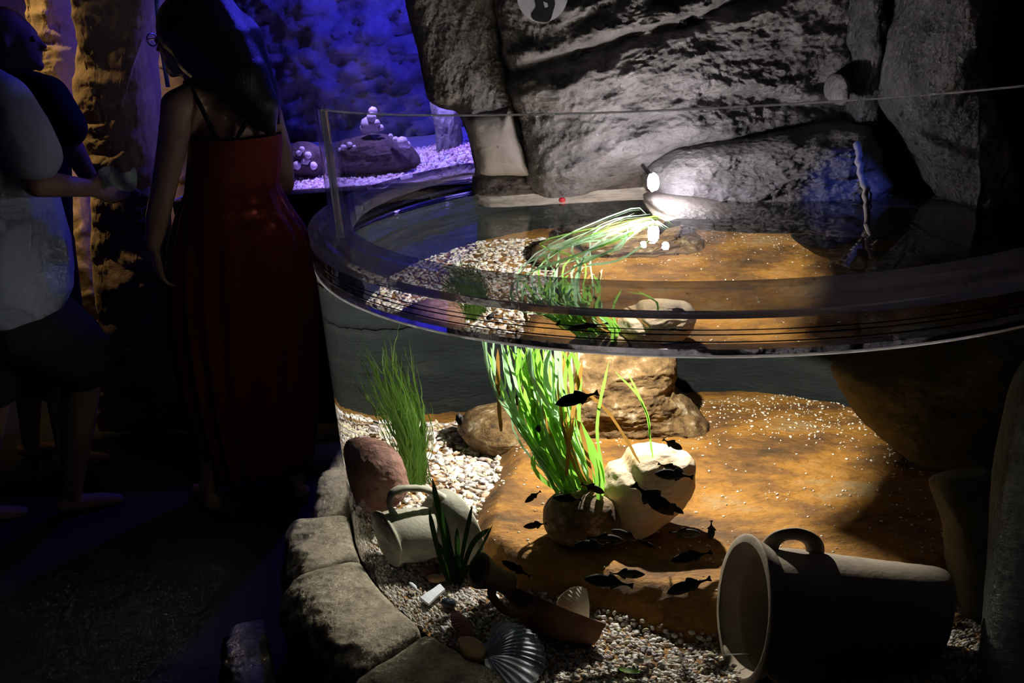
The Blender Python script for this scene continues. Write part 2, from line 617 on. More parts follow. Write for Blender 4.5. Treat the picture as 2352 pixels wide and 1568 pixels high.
M['olive_rock'] = rock_mat('dark_olive_rock', [(0.04, 0.035, 0.02), (0.09, 0.075, 0.04), (0.14, 0.12, 0.07)], 7, 0.6, 0.85, (1, 1, 1), 60, 0.3)
M['recess'] = rock_mat('dull_pink_rock', [(0.10, 0.085, 0.075), (0.20, 0.165, 0.15), (0.28, 0.235, 0.215)], 8, 0.7, 0.85, (1, 1, 1.5), 60, 0.3)
M['clay'] = rock_mat('grey_tan_clay', [(0.26, 0.20, 0.145), (0.34, 0.27, 0.20), (0.40, 0.33, 0.25)], 12, 0.25, 0.8, (1, 1, 1), 120, 0.25, 0.003)
M['clay_pale'] = rock_mat('pale_grey_clay', [(0.34, 0.32, 0.24), (0.46, 0.44, 0.34), (0.54, 0.52, 0.42)], 14, 0.25, 0.8, (1, 1, 1), 130, 0.25, 0.003)
M['clay_red'] = rock_mat('red_terracotta', [(0.09, 0.035, 0.018), (0.15, 0.06, 0.03), (0.22, 0.12, 0.055)], 9, 0.3, 0.8, (1, 1, 1), 110, 0.25, 0.003)
M['clay_red2'] = rock_mat('ochre_terracotta', [(0.14, 0.085, 0.045), (0.24, 0.17, 0.09), (0.34, 0.26, 0.15)], 14, 0.3, 0.8, (1, 1, 1), 110, 0.25, 0.003)
M['shell'] = plain('white_shell', (0.70, 0.72, 0.78), 0.75, 0.2, 0.1, 30, 0.12)
M['shell_warm'] = plain('cream_shell', (0.80, 0.74, 0.58), 0.45, 0.4, 0.1, 30, 0.1)
M['shell_pink'] = plain('pink_shell', (0.58, 0.28, 0.23), 0.7, 0.4, 0.1, 25, 0.35)
M['orange_stone'] = plain('orange_stone', (0.46, 0.27, 0.12), 0.6, 0.3, 0.15, 25, 0.2)
M['red_stone'] = plain('red_pebble', (0.20, 0.07, 0.05), 0.5, 0.3, 0.15, 25, 0.25)
M['white'] = plain('white_ceramic', (0.72, 0.74, 0.78), 0.4, 0.4)
M['black_shard'] = plain('dark_glass_shard', (0.02, 0.03, 0.04), 0.15, 0.5)
M['pebble'] = attr_mat('mixed_gravel')
M['grass'] = plain('bright_green_blade', (0.22, 0.46, 0.06), 0.5, 0.3, 0, 18, 0.4, trans=0.55)
M['grass_pale'] = plain('pale_mint_blade', (0.42, 0.68, 0.38), 0.5, 0.3, 0, 18, 0.25, trans=0.5)
M['grass_brown'] = plain('orange_brown_blade', (0.42, 0.22, 0.05), 0.5, 0.3, 0, 18, 0.3, trans=0.4)
M['weed'] = plain('olive_green_weed', (0.16, 0.30, 0.06), 0.6, 0.3, 0, 20, 0.4, trans=0.5)
M['dark_leaf'] = plain('dark_green_leaf', (0.045, 0.12, 0.02), 0.45, 0.3, 0, 15, 0.3, trans=0.25)
M['fish'] = plain('dark_fish_skin', (0.014, 0.013, 0.011), 0.75, 0.12, 0.1, 60, 0.5)
M['fish_pale'] = plain('grey_fish_skin', (0.05, 0.042, 0.030), 0.75, 0.15, 0.1, 60, 0.5)
M['fin'] = plain('fish_fin', (0.025, 0.022, 0.017), 0.5, 0.3, 0, 60, 0.3, trans=0.4)
M['eye'] = plain('fish_eye', (0.01, 0.01, 0.01), 0.15, 0.5)
M['water'] = glass_mat('tank_water', 1.333, (0.975, 0.99, 0.985), 0.0, 0.07)
M['acrylic'] = glass_mat('clear_acrylic', 1.49, (0.97, 0.97, 0.99), 0.015)
M['rim'] = pane_mat('dusty_acrylic_rim', 0.45, (0.26, 0.235, 0.31), 1.5, 1.0, 0.4)
M['pane'] = pane_mat('guard_pane', 0.006, (0.5, 0.5, 0.6), 1.45, 1.0)
M['edge'] = pane_mat('polished_pane_edge', 0.7, (0.85, 0.85, 0.92), 1.5, 1.0, 0.6)
M['seam'] = pane_mat('dark_joint', 0.75, (0.05, 0.05, 0.10), 1.5, 1.0)
M['black'] = plain('black_rubber', (0.008, 0.008, 0.009), 0.5, 0.3)
M['steel'] = plain('brushed_steel', (0.35, 0.40, 0.55), 0.3, 0.5, 0, 60, 0.1, metal=0.9)
M['lamp_lens'] = plain('lit_lens_and_glare', (0.9, 0.9, 0.9), 0.3, 0.3, emit=(0.95, 0.9, 1.0), estr=60)
M['skin'] = plain('skin', (0.25, 0.145, 0.105), 0.55, 0.3, 0.05, 30, 0.08)
M['hair'] = plain('black_hair', (0.010, 0.009, 0.009), 0.35, 0.4, 0.6, 60, 0.3, stretch=(6, 6, 0.4))
M['dress'] = plain('rust_red_cloth', (0.13, 0.018, 0.010), 0.8, 0.2, 0.2, 60, 0.15)
M['tee_pale'] = plain('pale_cotton', (0.27, 0.30, 0.40), 0.85, 0.2, 0.2, 60, 0.06)
M['cloth_black'] = plain('black_cotton', (0.010, 0.010, 0.012), 0.85, 0.2, 0.2, 60, 0.2)
M['paper'] = plain('pale_leaflet', (0.45, 0.52, 0.50), 0.7, 0.3, 0, 20, 0.3)
M['sign_grey'] = plain('grey_sign_face', (0.42, 0.42, 0.46), 0.5, 0.3)
M['sign_black'] = plain('sign_black_print', (0.012, 0.012, 0.016), 0.5, 0.3)
M['red_plastic'] = plain('red_plastic', (0.45, 0.02, 0.03), 0.4, 0.4)
M['coral_a'] = plain('pale_coral', (0.80, 0.72, 0.80), 0.7, 0.3, 0.6, 30, 0.2)
M['coral_rock'] = rock_mat('reef_rock', [(0.05, 0.035, 0.05), (0.12, 0.085, 0.10), (0.2, 0.15, 0.17)], 14, 0.8, 0.9, (1, 1, 1), 50, 0.2, 0.02)
M['root'] = plain('dry_root', (0.34, 0.30, 0.27), 0.85, 0.2, 0.6, 60, 0.3)
M['pole'] = plain('glossy_tube', (0.3, 0.4, 0.7), 0.15, 0.6, 0, 10, 0.05)

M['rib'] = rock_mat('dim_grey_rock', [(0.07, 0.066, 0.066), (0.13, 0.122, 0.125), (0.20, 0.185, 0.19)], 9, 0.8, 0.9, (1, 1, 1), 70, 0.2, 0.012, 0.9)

# ================================================================ THE SETTING
def noisy_wall(name, x0, x1, z0, z1, yfun, mat, amp, nx, nz, seed=0.0, thick=0.15, tilt=0.1, along=2.0, across=5.0):
    X, Z = np.meshgrid(np.linspace(x0, x1, nx), np.linspace(z0, z1, nz), indexing='ij')
    Y = yfun(X, Z)
    v = np.stack([X, Y, Z], -1).reshape(-1, 3)
    n = strata(v + seed, tilt, along, across)
    v[:, 1] -= amp * n
    F = grid_faces(nx, nz)
    k = len(v)
    b = np.array([(x0, Y[0, 0] + thick, z0), (x1, Y[-1, 0] + thick, z0), (x1, Y[-1, -1] + thick, z1), (x0, Y[0, -1] + thick, z1)])
    o = mesh_obj(name, np.vstack([v, b]), np.vstack([F, np.array([[k, k + 3, k + 2, k + 1]])]), mat)
    return o


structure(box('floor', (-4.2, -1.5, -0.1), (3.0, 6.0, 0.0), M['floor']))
structure(box('ceiling', (-4.2, -1.5, 3.0), (3.0, 6.0, 3.1), M['wall_rock_dark']))
structure(noisy_wall('wall_back', -4.1, 2.9, 0.0, 3.0, lambda X, Z: 5.45 + 0.25 * np.sin(X * 2.1), M['blue_rock'], 0.35, 260, 130, 3.0, 0.2, 0.3, 1.4, 2.0))
structure(noisy_wall('wall_left', -4.1, -1.45, 0.0, 3.0, lambda X, Z: 4.75 - 0.35 * np.sin((X + 1.2) * 1.5) + 0 * Z, M['warm_rock'], 0.30, 200, 200, 9.0, 0.15, 0.2, 1.3, 3.2))
structure(box('wall_front', (-4.2, -1.6, 0), (3.0, -1.5, 3.0), M['wall_rock_dark']))
structure(box('wall_right', (2.9, -1.5, 0), (3.0, 6.0, 3.0), M['wall_rock_dark']))
structure(box('wall_side', (-4.2, -1.5, 0), (-4.1, 6.0, 3.0), M['wall_rock_dark']))

# rock masses over and behind the tank
R = lambda n, o, label, cat='rock', **k: tag(o, label, cat, **k)
main = dome_rock('rock_overhang', [(1125, -330), (1150, 60), (1168, 200), (1195, 300), (1212, 400), (1245, 446), (1300, 440), (1360, 416), (1430, 392), (1480, 376), (1540, 380),
                                   (1620, 400), (1800, 380), (1950, 330), (1965, 150), (1960, -330)],
                 2.95, 0.36, 0.35, M['wall_rock'], (1520, 60), 560, 170, 6.0, 0.13, 0.16, lean=0.10, seed=1.7, along=1.7, across=5.0,
                 grooves=(([(1130, 172), (1200, 150), (1300, 118), (1400, 88), (1480, 62), (1560, 40), (1650, 0), (1740, -40)], 0.016, 0.06), ([(1480, 62), (1530, 66), (1540, 50)], 0.014, 0.05), ([(1560, 208), (1650, 200), (1780, 228), (1900, 215)], 0.014, 0.035)))
tag(main, 'huge grey layered rock overhang above the water, behind the round sign', 'rock')
lb = dome_rock('rock_ledge', [(a, b, -0.00032 * (a - 1720) - 0.0003 * (b - 400)) for a, b in [(1476, 396), (1490, 362), (1545, 334), (1640, 318), (1740, 303), (1850, 288), (1945, 280), (1980, 330), (2010, 430), (2055, 535),
                              (1960, 520), (1870, 510), (1800, 498), (1700, 490), (1620, 474), (1560, 464), (1510, 470), (1488, 440)]],
               2.66, 0.22, 0.3, M['wall_rock'], (1720, 395), 440, 140, 5.0, 0.085, 0.12, seed=5.1, along=3.6, across=11.0)
tag(lb, 'brightly lit rough grey rock ledge just right of the lamp', 'rock')
wet = dome_rock('wet_rock', [(a, b, -0.0005 * (a - 1740)) for a, b in [(1486, 470), (1500, 450), (1600, 455), (1700, 476), (1850, 490), (1960, 512), (2015, 560), (1985, 600), (1800, 592), (1620, 578), (1540, 566), (1500, 550)]],
                2.38, 0.26, 0.2, M['wet_rock'], (1740, 535), 340, 120, 3.2, 0.075, 0.1, seed=8.3, along=4.5, across=13)
tag(wet, 'dark wet rock at the waterline under the lit ledge', 'rock')
lc = dome_rock('rock_column', [(880, -330), (935, 0), (955, 90), (975, 170), (988, 225), (1015, 245), (1050, 250), (1075, 300), (1090, 370), (1100, 395), (1150, 398), (1208, 396), (1212, 330), (1190, 250),
                               (1170, 150), (1150, 60), (1160, -330)],
               2.98, 0.22, 0.25, M['wall_rock'], (1085, 150), 420, 110, 3.2, 0.06, 1.2, seed=2.2, along=2.2, across=4)
tag(lc, 'dark grey rock column between the blue basin and the overhang', 'rock')
sm = dome_rock('pale_rock', [(1068, 262), (1110, 248), (1150, 246), (1172, 240), (1186, 300), (1205, 350), (1216, 394), (1160, 396), (1105, 392), (1086, 340)],
               2.86, 0.16, 0.2, M['smooth_rock'], None, 200, 60, 3.5, 0.018, 0.1, seed=4.0)
tag(sm, 'pale pinkish smooth rock face under the dark rock column', 'rock')
rec = dome_rock('recess_rock', [(1095, 385), (1250, 380), (1420, 350), (1560, 350), (1600, 480), (1560, 560), (1300, 560), (1110, 560)],
                3.02, 0.22, 0.2, M['recess'], None, 260, 70, 5.0, 0.06, 0.1, seed=6.0)
tag(rec, 'pale rock at the back of the hollow beside the lamp', 'rock')
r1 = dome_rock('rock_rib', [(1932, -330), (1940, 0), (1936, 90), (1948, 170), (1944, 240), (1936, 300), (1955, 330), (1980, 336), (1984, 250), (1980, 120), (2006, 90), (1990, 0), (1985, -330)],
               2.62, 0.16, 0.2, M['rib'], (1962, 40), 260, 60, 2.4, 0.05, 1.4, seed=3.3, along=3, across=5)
tag(r1, 'narrow pitted rock rib right of the overhang', 'rock')
kn = dome_rock('small_rock', [(1925, 170), (1940, 185), (1938, 235), (1925, 240), (1912, 225), (1915, 185)], 2.5, 0.06, 0.1, M['wall_rock'], None, 60, 24, 2.5, 0.012, seed=1.1)
tag(kn, 'small rock knob wedged against the narrow rib', 'rock')
kn2 = dome_rock('small_rock', [(2058, 70), (2072, 85), (2070, 160), (2055, 168), (2044, 150), (2048, 90)], 2.45, 0.06, 0.1, M['wall_rock'], None, 60, 24, 2.5, 0.012, seed=2.1)
tag(kn2, 'oblong rock knob beside the broad rib, upper right', 'rock')
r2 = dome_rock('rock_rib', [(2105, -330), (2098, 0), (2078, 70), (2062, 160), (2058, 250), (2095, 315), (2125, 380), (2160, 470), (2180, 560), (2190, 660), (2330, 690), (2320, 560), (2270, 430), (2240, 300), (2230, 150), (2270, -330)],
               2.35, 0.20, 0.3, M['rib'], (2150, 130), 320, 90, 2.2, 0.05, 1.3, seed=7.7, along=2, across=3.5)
tag(r2, 'broad dim rock rib at the far right above the tank', 'rock')
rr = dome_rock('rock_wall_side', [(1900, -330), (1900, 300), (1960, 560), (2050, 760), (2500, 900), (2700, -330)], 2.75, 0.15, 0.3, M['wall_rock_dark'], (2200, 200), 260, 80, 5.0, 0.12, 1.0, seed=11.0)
tag(rr, 'black shadowed rock wall behind the ribs on the right', 'rock')

# ---------------------------------------------------------------- tank: plinth, acrylic, water
A0, A1 = -62.0, -232.0          # the wall runs from the black post, round the front and left, to the rock column
plinth = arc_sweep('tank_plinth', [(0.0, 0.0), (TR - 0.01, 0.0), (TR - 0.01, 0.33), (0.0, 0.33)], 0, 360, 97, M['base_rock'], closed=False)
tag(plinth, 'round stone plinth under the aquarium', 'plinth')

water = arc_sweep('tank_water', [(0.0, ZW), (TR - 0.045, ZW), (TR - 0.043, ZW - 0.002), (TR, ZW - 0.002), (TR, 0.335), (0.0, 0.335)], 0, 360, 241, M['water'], closed=False)
tag(water, 'clear still water filling the round aquarium', 'water', kind='stuff')

tank = empty('aquarium_wall', (TCX, TCY, 0.335))
tag(tank, 'curved clear acrylic aquarium rim with guard pane on top', 'aquarium')
uw = arc_sweep('upper_wall', [(TR - 0.042, ZW + 0.001), (TR, ZW + 0.001), (TR, 1.176), (TR - 0.042, 1.176)], A0, A1, 200, M['acrylic'], tank)
arc_sweep('rim_flange', [(TR - 0.100, 1.178), (TR + 0.004, 1.178), (TR + 0.004, 1.206), (TR - 0.004, 1.210), (TR - 0.096, 1.210), (TR - 0.100, 1.206)], A0, A1, 200, M['rim'], tank)
for zz, rr_ in ((1.150, 0.0011), (1.158, 0.0009), (1.138, 0.0011)):
    arc_sweep('joint_line', [(TR + 0.0005 + rr_ * math.cos(t), zz + rr_ * math.sin(t)) for t in np.linspace(0, 2 * math.pi, 6, endpoint=False)], A0, A1, 160, M['seam']).parent = uw
arc_sweep('collar_band', [(TR + 0.0005, 1.126), (TR + 0.004, 1.1265), (TR + 0.004, 1.1345), (TR + 0.0005, 1.135)], A0, A1, 200, M['rim'], tank)
arc_sweep('waterline_edge', [(TR + 0.0005, ZW - 0.003), (TR + 0.0022, ZW - 0.002), (TR + 0.0022, ZW + 0.001), (TR + 0.0005, ZW + 0.002)], A0, A1, 200, M['edge'], tank)


def guard(name, a0, a1, n, h, mat, r0=TR - 0.060, r1=TR - 0.048, zlo=1.2105):
    a = np.linspace(a0, a1, n)
    hh = h(a)
    ar = np.radians(a)
    V = []
    for r, top in ((r0, 0), (r1, 0), (r1, 1), (r0, 1)):
        V.append(np.stack([TCX + r * np.cos(ar), TCY + r * np.sin(ar), zlo + (hh if top else 0 * hh)], -1))
    V = np.stack(V, 1).reshape(-1, 3)
    F = []
    for i in range(n - 1):
        for j in range(4):
            j2 = (j + 1) % 4
            F.append((i * 4 + j, i * 4 + j2, (i + 1) * 4 + j2, (i + 1) * 4 + j))
    F.append((3, 2, 1, 0))
    F.append(tuple((n - 1) * 4 + j for j in range(4)))
    o = mesh_obj(name, V, F, mat)
    sharp_edges(o, 35)
    return child(o, tank)


JOINT = -158.0
HG = 0.277
gp0 = guard('guard_pane', A0, JOINT + 0.15, 120, lambda a: HG + 0 * a, M['pane'])
guard('guard_pane', JOINT - 0.15, -228.0, 90, lambda a: np.interp(-a, [158, 214, 228], [HG, HG, 0.012]), M['pane'])
te = guard('pane_top_edge', A0, JOINT + 0.15, 120, lambda a: 0.0022 + 0 * a, M['edge'], zlo=1.2105 + HG)
te.matrix_parent_inverse = Matrix.Identity(4)
te.parent = gp0
guard('pane_joint', JOINT - 0.15, JOINT + 0.15, 3, lambda a: HG + 0.001 + 0 * a, M['edge'], TR - 0.062, TR - 0.046)

post = empty('black_post', (0.905, 1.33, 0.3))
tag(post, 'slim black post closing the right end of the aquarium', 'post')
pv, pf = tube_geo([(0.905, 1.33, 0.0), (0.905, 1.33, 1.23)], 0.022, 12)
child(mesh_obj('shaft', pv, pf, M['black']), post)
pv, pf = tube_geo([(0.905, 1.33, 1.231), (0.905, 1.33, 1.245)], 0.026, 12)
child(mesh_obj('cap', pv, pf, M['black']), post)
fr = dome_rock('foreground_rock', [(2290, 1000), (2330, 860), (2420, 800), (2600, 900), (2650, 1700), (2230, 1750), (2240, 1500), (2258, 1300), (2270, 1120)], 1.32, 0.12, 0.2, M['wall_rock_dark'], None, 240, 70, 3.0, 0.03, 1.3, seed=12)
tag(fr, 'dim grey rock in the lower right corner beside the black post', 'rock')

# ---------------------------------------------------------------- tank: bed
SLAB = np.array([(0.06, 1.78), (0.20, 1.70), (0.32, 1.60), (0.48, 1.54), (0.75, 1.62), (1.0, 1.78), (1.4, 1.9), (1.4, 2.95), (0.20, 2.95), (0.17, 2.6), (0.13, 2.35), (0.02, 2.05), (0.0, 1.9)])


def sdist(x, y, poly):
    p = np.stack([x, y], -1)
    d = np.full(len(p), 1e9)
    inside = np.zeros(len(p), bool)
    n = len(poly)
    for i in range(n):
        a, b = poly[i], poly[(i + 1) % n]
        ab = b - a
        t = np.clip(((p - a) @ ab) / (ab @ ab), 0, 1)
        d = np.minimum(d, np.linalg.norm(p - a - t[:, None] * ab, axis=1))
        cond = ((a[1] > p[:, 1]) != (b[1] > p[:, 1])) & (p[:, 0] < (b[0] - a[0]) * (p[:, 1] - a[1]) / (b[1] - a[1] + 1e-12) + a[0])
        inside ^= cond
    return np.where(inside, d, -d)


def sstep(a, b, x):
    t = np.clip((x - a) / (b - a), 0, 1)
    return t * t * (3 - 2 * t)


def bed(x, y, rough=True):
    x, y = np.atleast_1d(x).astype(float), np.atleast_1d(y).astype(float)
    w = 0.02 * fbm(np.stack([x * 6, y * 6, 0 * x], 1), 3)
    m = sstep(-0.035, 0.045, sdist(x, y, SLAB) + w)
    h = 0.375 + 0.075 * sstep(1.95, 2.35, y) + 0.012 * fbm(np.stack([x * 4, y * 4, 0 * x + 5], 1), 3)
    s = 0.478 + 0.035 * sstep(1.7, 2.6, y) + 0.010 * fbm(np.stack([x * 5, y * 5, 0 * x], 1), 3)
    if rough:
        s = s + 0.007 * fbm(np.stack([x * 26, y * 34, 0 * x], 1), 4, 0.6)
    return h * (1 - m) + s * m, m


nr, ns = 170, 360
RR, TT = np.meshgrid(np.linspace(0.002, TR - 0.004, nr), np.linspace(0, 2 * math.pi, ns, endpoint=False), indexing='ij')
bx, by = (TCX + RR * np.cos(TT)).ravel(), (TCY + RR * np.sin(TT)).ravel()
bz, bm_ = bed(bx, by)
V = np.stack([bx, by, bz], 1).reshape(nr, ns, 3).transpose(1, 0, 2).reshape(-1, 3)
slab = mesh_obj('rock_bed', V, grid_faces(ns, nr, True)[:, ::-1], M['slab'])
tag(slab, 'broad orange-brown algae-covered rock slab on the tank floor', 'rock')

# underwater back wall: curved slabs with a joint
for (za, zb, nm, lab) in ((0.34, 0.745, 'lower', 'lower dark stone slab in hazy teal lining the back of the tank'), (0.752, 1.10, 'upper', 'upper dark stone slab in hazy teal lining the back of the tank')):
    n1, n2 = 160, 50
    a = np.radians(np.linspace(-10, 172, n1))
    A, Z = np.meshgrid(a, np.linspace(za, zb, n2), indexing='ij')
    rb = 0.86 - 0.15 * np.clip(np.cos(A), 0, 1) - 0.02 * np.sin(A)
    rb = np.where(A > 2.0, np.interp(A, [2.0, 2.6, 3.0], [0.86, 0.91, 0.94]), rb)
    pts = np.stack([TCX + rb * np.cos(A), TCY + rb * np.sin(A), Z], -1).reshape(-1, 3)
    n = strata(pts + 20, 0.05, 2, 6)
    dirv = np.stack([np.cos(A), np.sin(A), 0 * A], -1).reshape(-1, 3)
    ed = np.minimum(Z - za, zb - Z).ravel()
    v1 = pts - dirv * (0.02 * n - 0.012 * (1 - np.clip(ed / 0.012, 0, 1)) ** 2)[:, None]
    v2 = pts + dirv * 0.03
    F1 = grid_faces(n1, n2)
    o = mesh_obj('tank_back_slab', np.vstack([v1, v2]), np.vstack([F1, F1[:, ::-1] + n1 * n2]), M['tank_back'])
    tag(o, lab, 'rock')

# stones in the tank
def wrock(name, outline, y0, f, b, mat, label, **k):
    o = dome_rock(name, outline, y0, f, b, mat, place=lambda x, y, yy: W(x, y, y=yy), **k)
    return tag(o, label, 'rock')


wrock('boulder', [(795, 1060), (810, 1022), (850, 1012), (905, 1030), (930, 1070), (932, 1110), (900, 1150), (850, 1165), (812, 1140)], 2.10, 0.09, 0.1, M['rose_rock'],
      'rose-brown cracked boulder behind the pale jug at the left wall', seg=120, rings=40, p=2.4, amp=0.03, seed=1)
wrock('boulder', [(1058, 990), (1075, 960), (1120, 938), (1190, 930), (1240, 960), (1250, 1010), (1180, 1030), (1090, 1030)], 2.62, 0.13, 0.12, M['algae_rock'],
      'brown speckled boulder left of the tall grass at the back', seg=140, rings=44, p=2.4, amp=0.04, seed=2)
wrock('boulder', [(1200, 880), (1260, 830), (1330, 800), (1450, 790), (1535, 800), (1545, 880), (1600, 940), (1640, 1000), (1560, 1040), (1400, 1050), (1290, 1010), (1230, 960)], 2.66, 0.16, 0.12, M['algae_rock'],
      'large golden-brown speckled boulder behind the tall grass', seg=240, rings=80, p=2.6, amp=0.10, seed=3)
cs = wrock('stone', [(1382, 1120), (1400, 1072), (1432, 1058), (1450, 1032), (1500, 1020), (1560, 1032), (1592, 1060), (1590, 1110), (1560, 1150), (1520, 1180), (1470, 1215), (1400, 1235), (1372, 1190)], 1.93, 0.10, 0.09, M['cream_rock'],
           'large cream and orange stone lit from behind at the tank centre', seg=200, rings=60, p=2.2, amp=0.05, seed=4)
wrock('stone', [(1255, 1165), (1285, 1140), (1340, 1132), (1400, 1150), (1420, 1200), (1380, 1245), (1300, 1255), (1262, 1230), (1250, 1200)], 1.86, 0.06, 0.07, M['algae_rock'],
      'low dark brown stone at the foot of the tall grass', seg=140, rings=40, p=2.4, amp=0.03, seed=5)
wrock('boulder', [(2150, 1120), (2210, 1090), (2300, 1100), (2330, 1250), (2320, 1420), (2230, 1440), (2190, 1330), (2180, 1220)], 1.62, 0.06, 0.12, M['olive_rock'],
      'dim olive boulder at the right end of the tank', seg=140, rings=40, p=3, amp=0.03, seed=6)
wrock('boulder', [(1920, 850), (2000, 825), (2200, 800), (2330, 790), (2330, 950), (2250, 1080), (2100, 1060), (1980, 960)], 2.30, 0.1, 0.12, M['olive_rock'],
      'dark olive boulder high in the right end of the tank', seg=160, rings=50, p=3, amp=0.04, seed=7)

# ring of kerb stones round the outside of the tank
def kerb(name, a0, a1, rin, rout, ztop, seed, label, zlow=0.0):
    na, npf = 90, 60
    A = np.linspace(0, 1, na)
    t = np.linspace(0, 2 * math.pi, npf, endpoint=False)
    px = np.sign(np.cos(t)) * np.abs(np.cos(t)) ** 0.5
    pz = np.sign(np.sin(t)) * np.abs(np.sin(t)) ** 0.5
    px = np.where(px < 0, -np.abs(px) ** 0.35, px)
    pz = np.where(px < -0.2, np.sign(pz) * np.abs(pz) ** 0.4, pz)
    e = (1 - np.abs(2 * A - 1) ** 18) ** (1 / 3.5)
    e = np.clip(e, 0.02, 1)
    ang = np.radians(a0 + (a1 - a0) * A)
    mid, half = (rin + rout) / 2, (rout - rin) / 2
    r = mid + half * px[None] * (0.55 + 0.45 * e[:, None])
    z = zlow + (ztop - zlow) * (0.5 + 0.5 * pz[None] * (0.6 + 0.4 * e[:, None]))
    # outer side slopes away toward the floor
    r = r + 0.05 * (1 - (z - zlow) / (ztop - zlow)) * (px[None] > 0)
    ca, sa = np.cos(ang)[:, None], np.sin(ang)[:, None]
    v = np.stack([TCX + r * ca, TCY + r * sa, z + 0 * r], -1).reshape(-1, 3)
    n = 1.3 * fbm(v * 2.6 + seed, 3, 0.5) + fbm(v * 6 + seed, 4, 0.55) + 0.35 * fbm(v * 22 + seed, 3, 0.6)
    w = np.clip((r - rin - 0.01) / 0.05, 0, 1).ravel()
    d = np.stack([ca + 0 * r, sa + 0 * r, 0.6 + 0 * r], -1).reshape(-1, 3)
    v = v + d * (0.030 * n * w)[:, None]
    F = [tuple(f) for f in grid_faces(npf, na, True).tolist()]
    V2 = v.reshape(na, npf, 3).transpose(1, 0, 2).reshape(-1, 3)
    F.append(tuple(j * na for j in range(npf)))
    F.append(tuple(j * na + na - 1 for j in range(npf))[::-1])
    o = mesh_obj(name, V2, F, M['base_rock'])
    import bmesh
    bm = bmesh.new()
    bm.from_mesh(o.data)
    bmesh.ops.recalc_face_normals(bm, faces=bm.faces)
    bm.to_mesh(o.data)
    bm.free()
    return tag(o, label, 'rock')


kerb('kerb_stone', -196, -170.0, TR + 0.004, TR + 0.13, 0.415, 1, 'kerb rock at the far left foot of the tank')
kerb('kerb_stone', -169.8, -157, TR + 0.004, TR + 0.17, 0.412, 2, 'upper of the kerb rocks left of the pale jug')
kerb('kerb_stone', -156.8, -137.2, TR + 0.004, TR + 0.19, 0.410, 3, 'pale kerb rock outside the glass beside the white shard')
kerb('kerb_stone', -137, -110, TR + 0.004, TR + 0.22, 0.408, 4, 'long kerb rock at the bottom edge outside the large scallop')
kerb('boulder', -165, -145, TR + 0.26, TR + 0.36, 0.20, 6, 'low dark boulder on the floor outside the kerb')

# ================================================================ GRAVEL
def ico(sub):
    t = (1 + 5 ** .5) / 2
    v = [(-1, t, 0), (1, t, 0), (-1, -t, 0), (1, -t, 0), (0, -1, t), (0, 1, t), (0, -1, -t), (0, 1, -t), (t, 0, -1), (t, 0, 1), (-t, 0, -1), (-t, 0, 1)]
    f = [(0, 11, 5), (0, 5, 1), (0, 1, 7), (0, 7, 10), (0, 10, 11), (1, 5, 9), (5, 11, 4), (11, 10, 2), (10, 7, 6), (7, 1, 8), (3, 9, 4), (3, 4, 2), (3, 2, 6), (3, 6, 8), (3, 8, 9), (4, 9, 5), (2, 4, 11), (6, 2, 10), (8, 6, 7), (9, 8, 1)]
    v = [np.array(q) / np.linalg.norm(q) for q in v]
    for _ in range(sub):
        mid, nf = {}, []

        def m(a, b):
            k = (min(a, b), max(a, b))
            if k not in mid:
                q = v[a] + v[b]
                v.append(q / np.linalg.norm(q))
                mid[k] = len(v) - 1
            return mid[k]
        for a, b, c in f:
            ab, bc, ca = m(a, b), m(b, c), m(c, a)
            nf += [(a, ab, ca), (b, bc, ab), (c, ca, bc), (ab, bc, ca)]
        f = nf
    return np.array(v), np.array(f)


def rand_rot(n):
    q = rng.normal(size=(n, 4))
    q /= np.linalg.norm(q, axis=1)[:, None]
    w, x, y, z = q.T
    return np.stack([np.stack([1 - 2 * (y * y + z * z), 2 * (x * y - z * w), 2 * (x * z + y * w)], -1),
                     np.stack([2 * (x * y + z * w), 1 - 2 * (x * x + z * z), 2 * (y * z - x * w)], -1),
                     np.stack([2 * (x * z - y * w), 2 * (y * z + x * w), 1 - 2 * (x * x + y * y)], -1)], 1)


def pebbles(name, pts, size, cols, mat, sub=1, squash=0.65):
    n = len(pts)
    bv, bf = ico(sub)
    sc = size[:, None] * np.stack([rng.uniform(0.75, 1.25, n), rng.uniform(0.75, 1.2, n), rng.uniform(squash * 0.75, squash * 1.25, n)], 1)
    lump = 1 + 0.14 * rng.normal(size=(n, len(bv), 1))
    v = bv[None] * lump * sc[:, None]
    yaw = rand_rot(n)
    flat = np.einsum('nij,nkj->nki', yaw, v)
    v = flat + pts[:, None]
    F = (bf[None] + (np.arange(n) * len(bv))[:, None, None]).reshape(-1, 3)
    o = mesh_obj(name, v.reshape(-1, 3), F, mat)
    at = o.data.color_attributes.new('col', 'FLOAT_COLOR', 'POINT')
    c = np.concatenate([cols, np.ones((n, 1))], 1)
    at.data.foreach_set('color', np.repeat(c, len(bv), 0).astype(np.float32).ravel())
    return o


PAL = np.array([(0.62, 0.56, 0.48), (0.52, 0.46, 0.38), (0.68, 0.64, 0.60), (0.40, 0.30, 0.24), (0.46, 0.42, 0.40), (0.56, 0.40, 0.28), (0.74, 0.72, 0.70), (0.24, 0.21, 0.20), (0.50, 0.46, 0.30)])


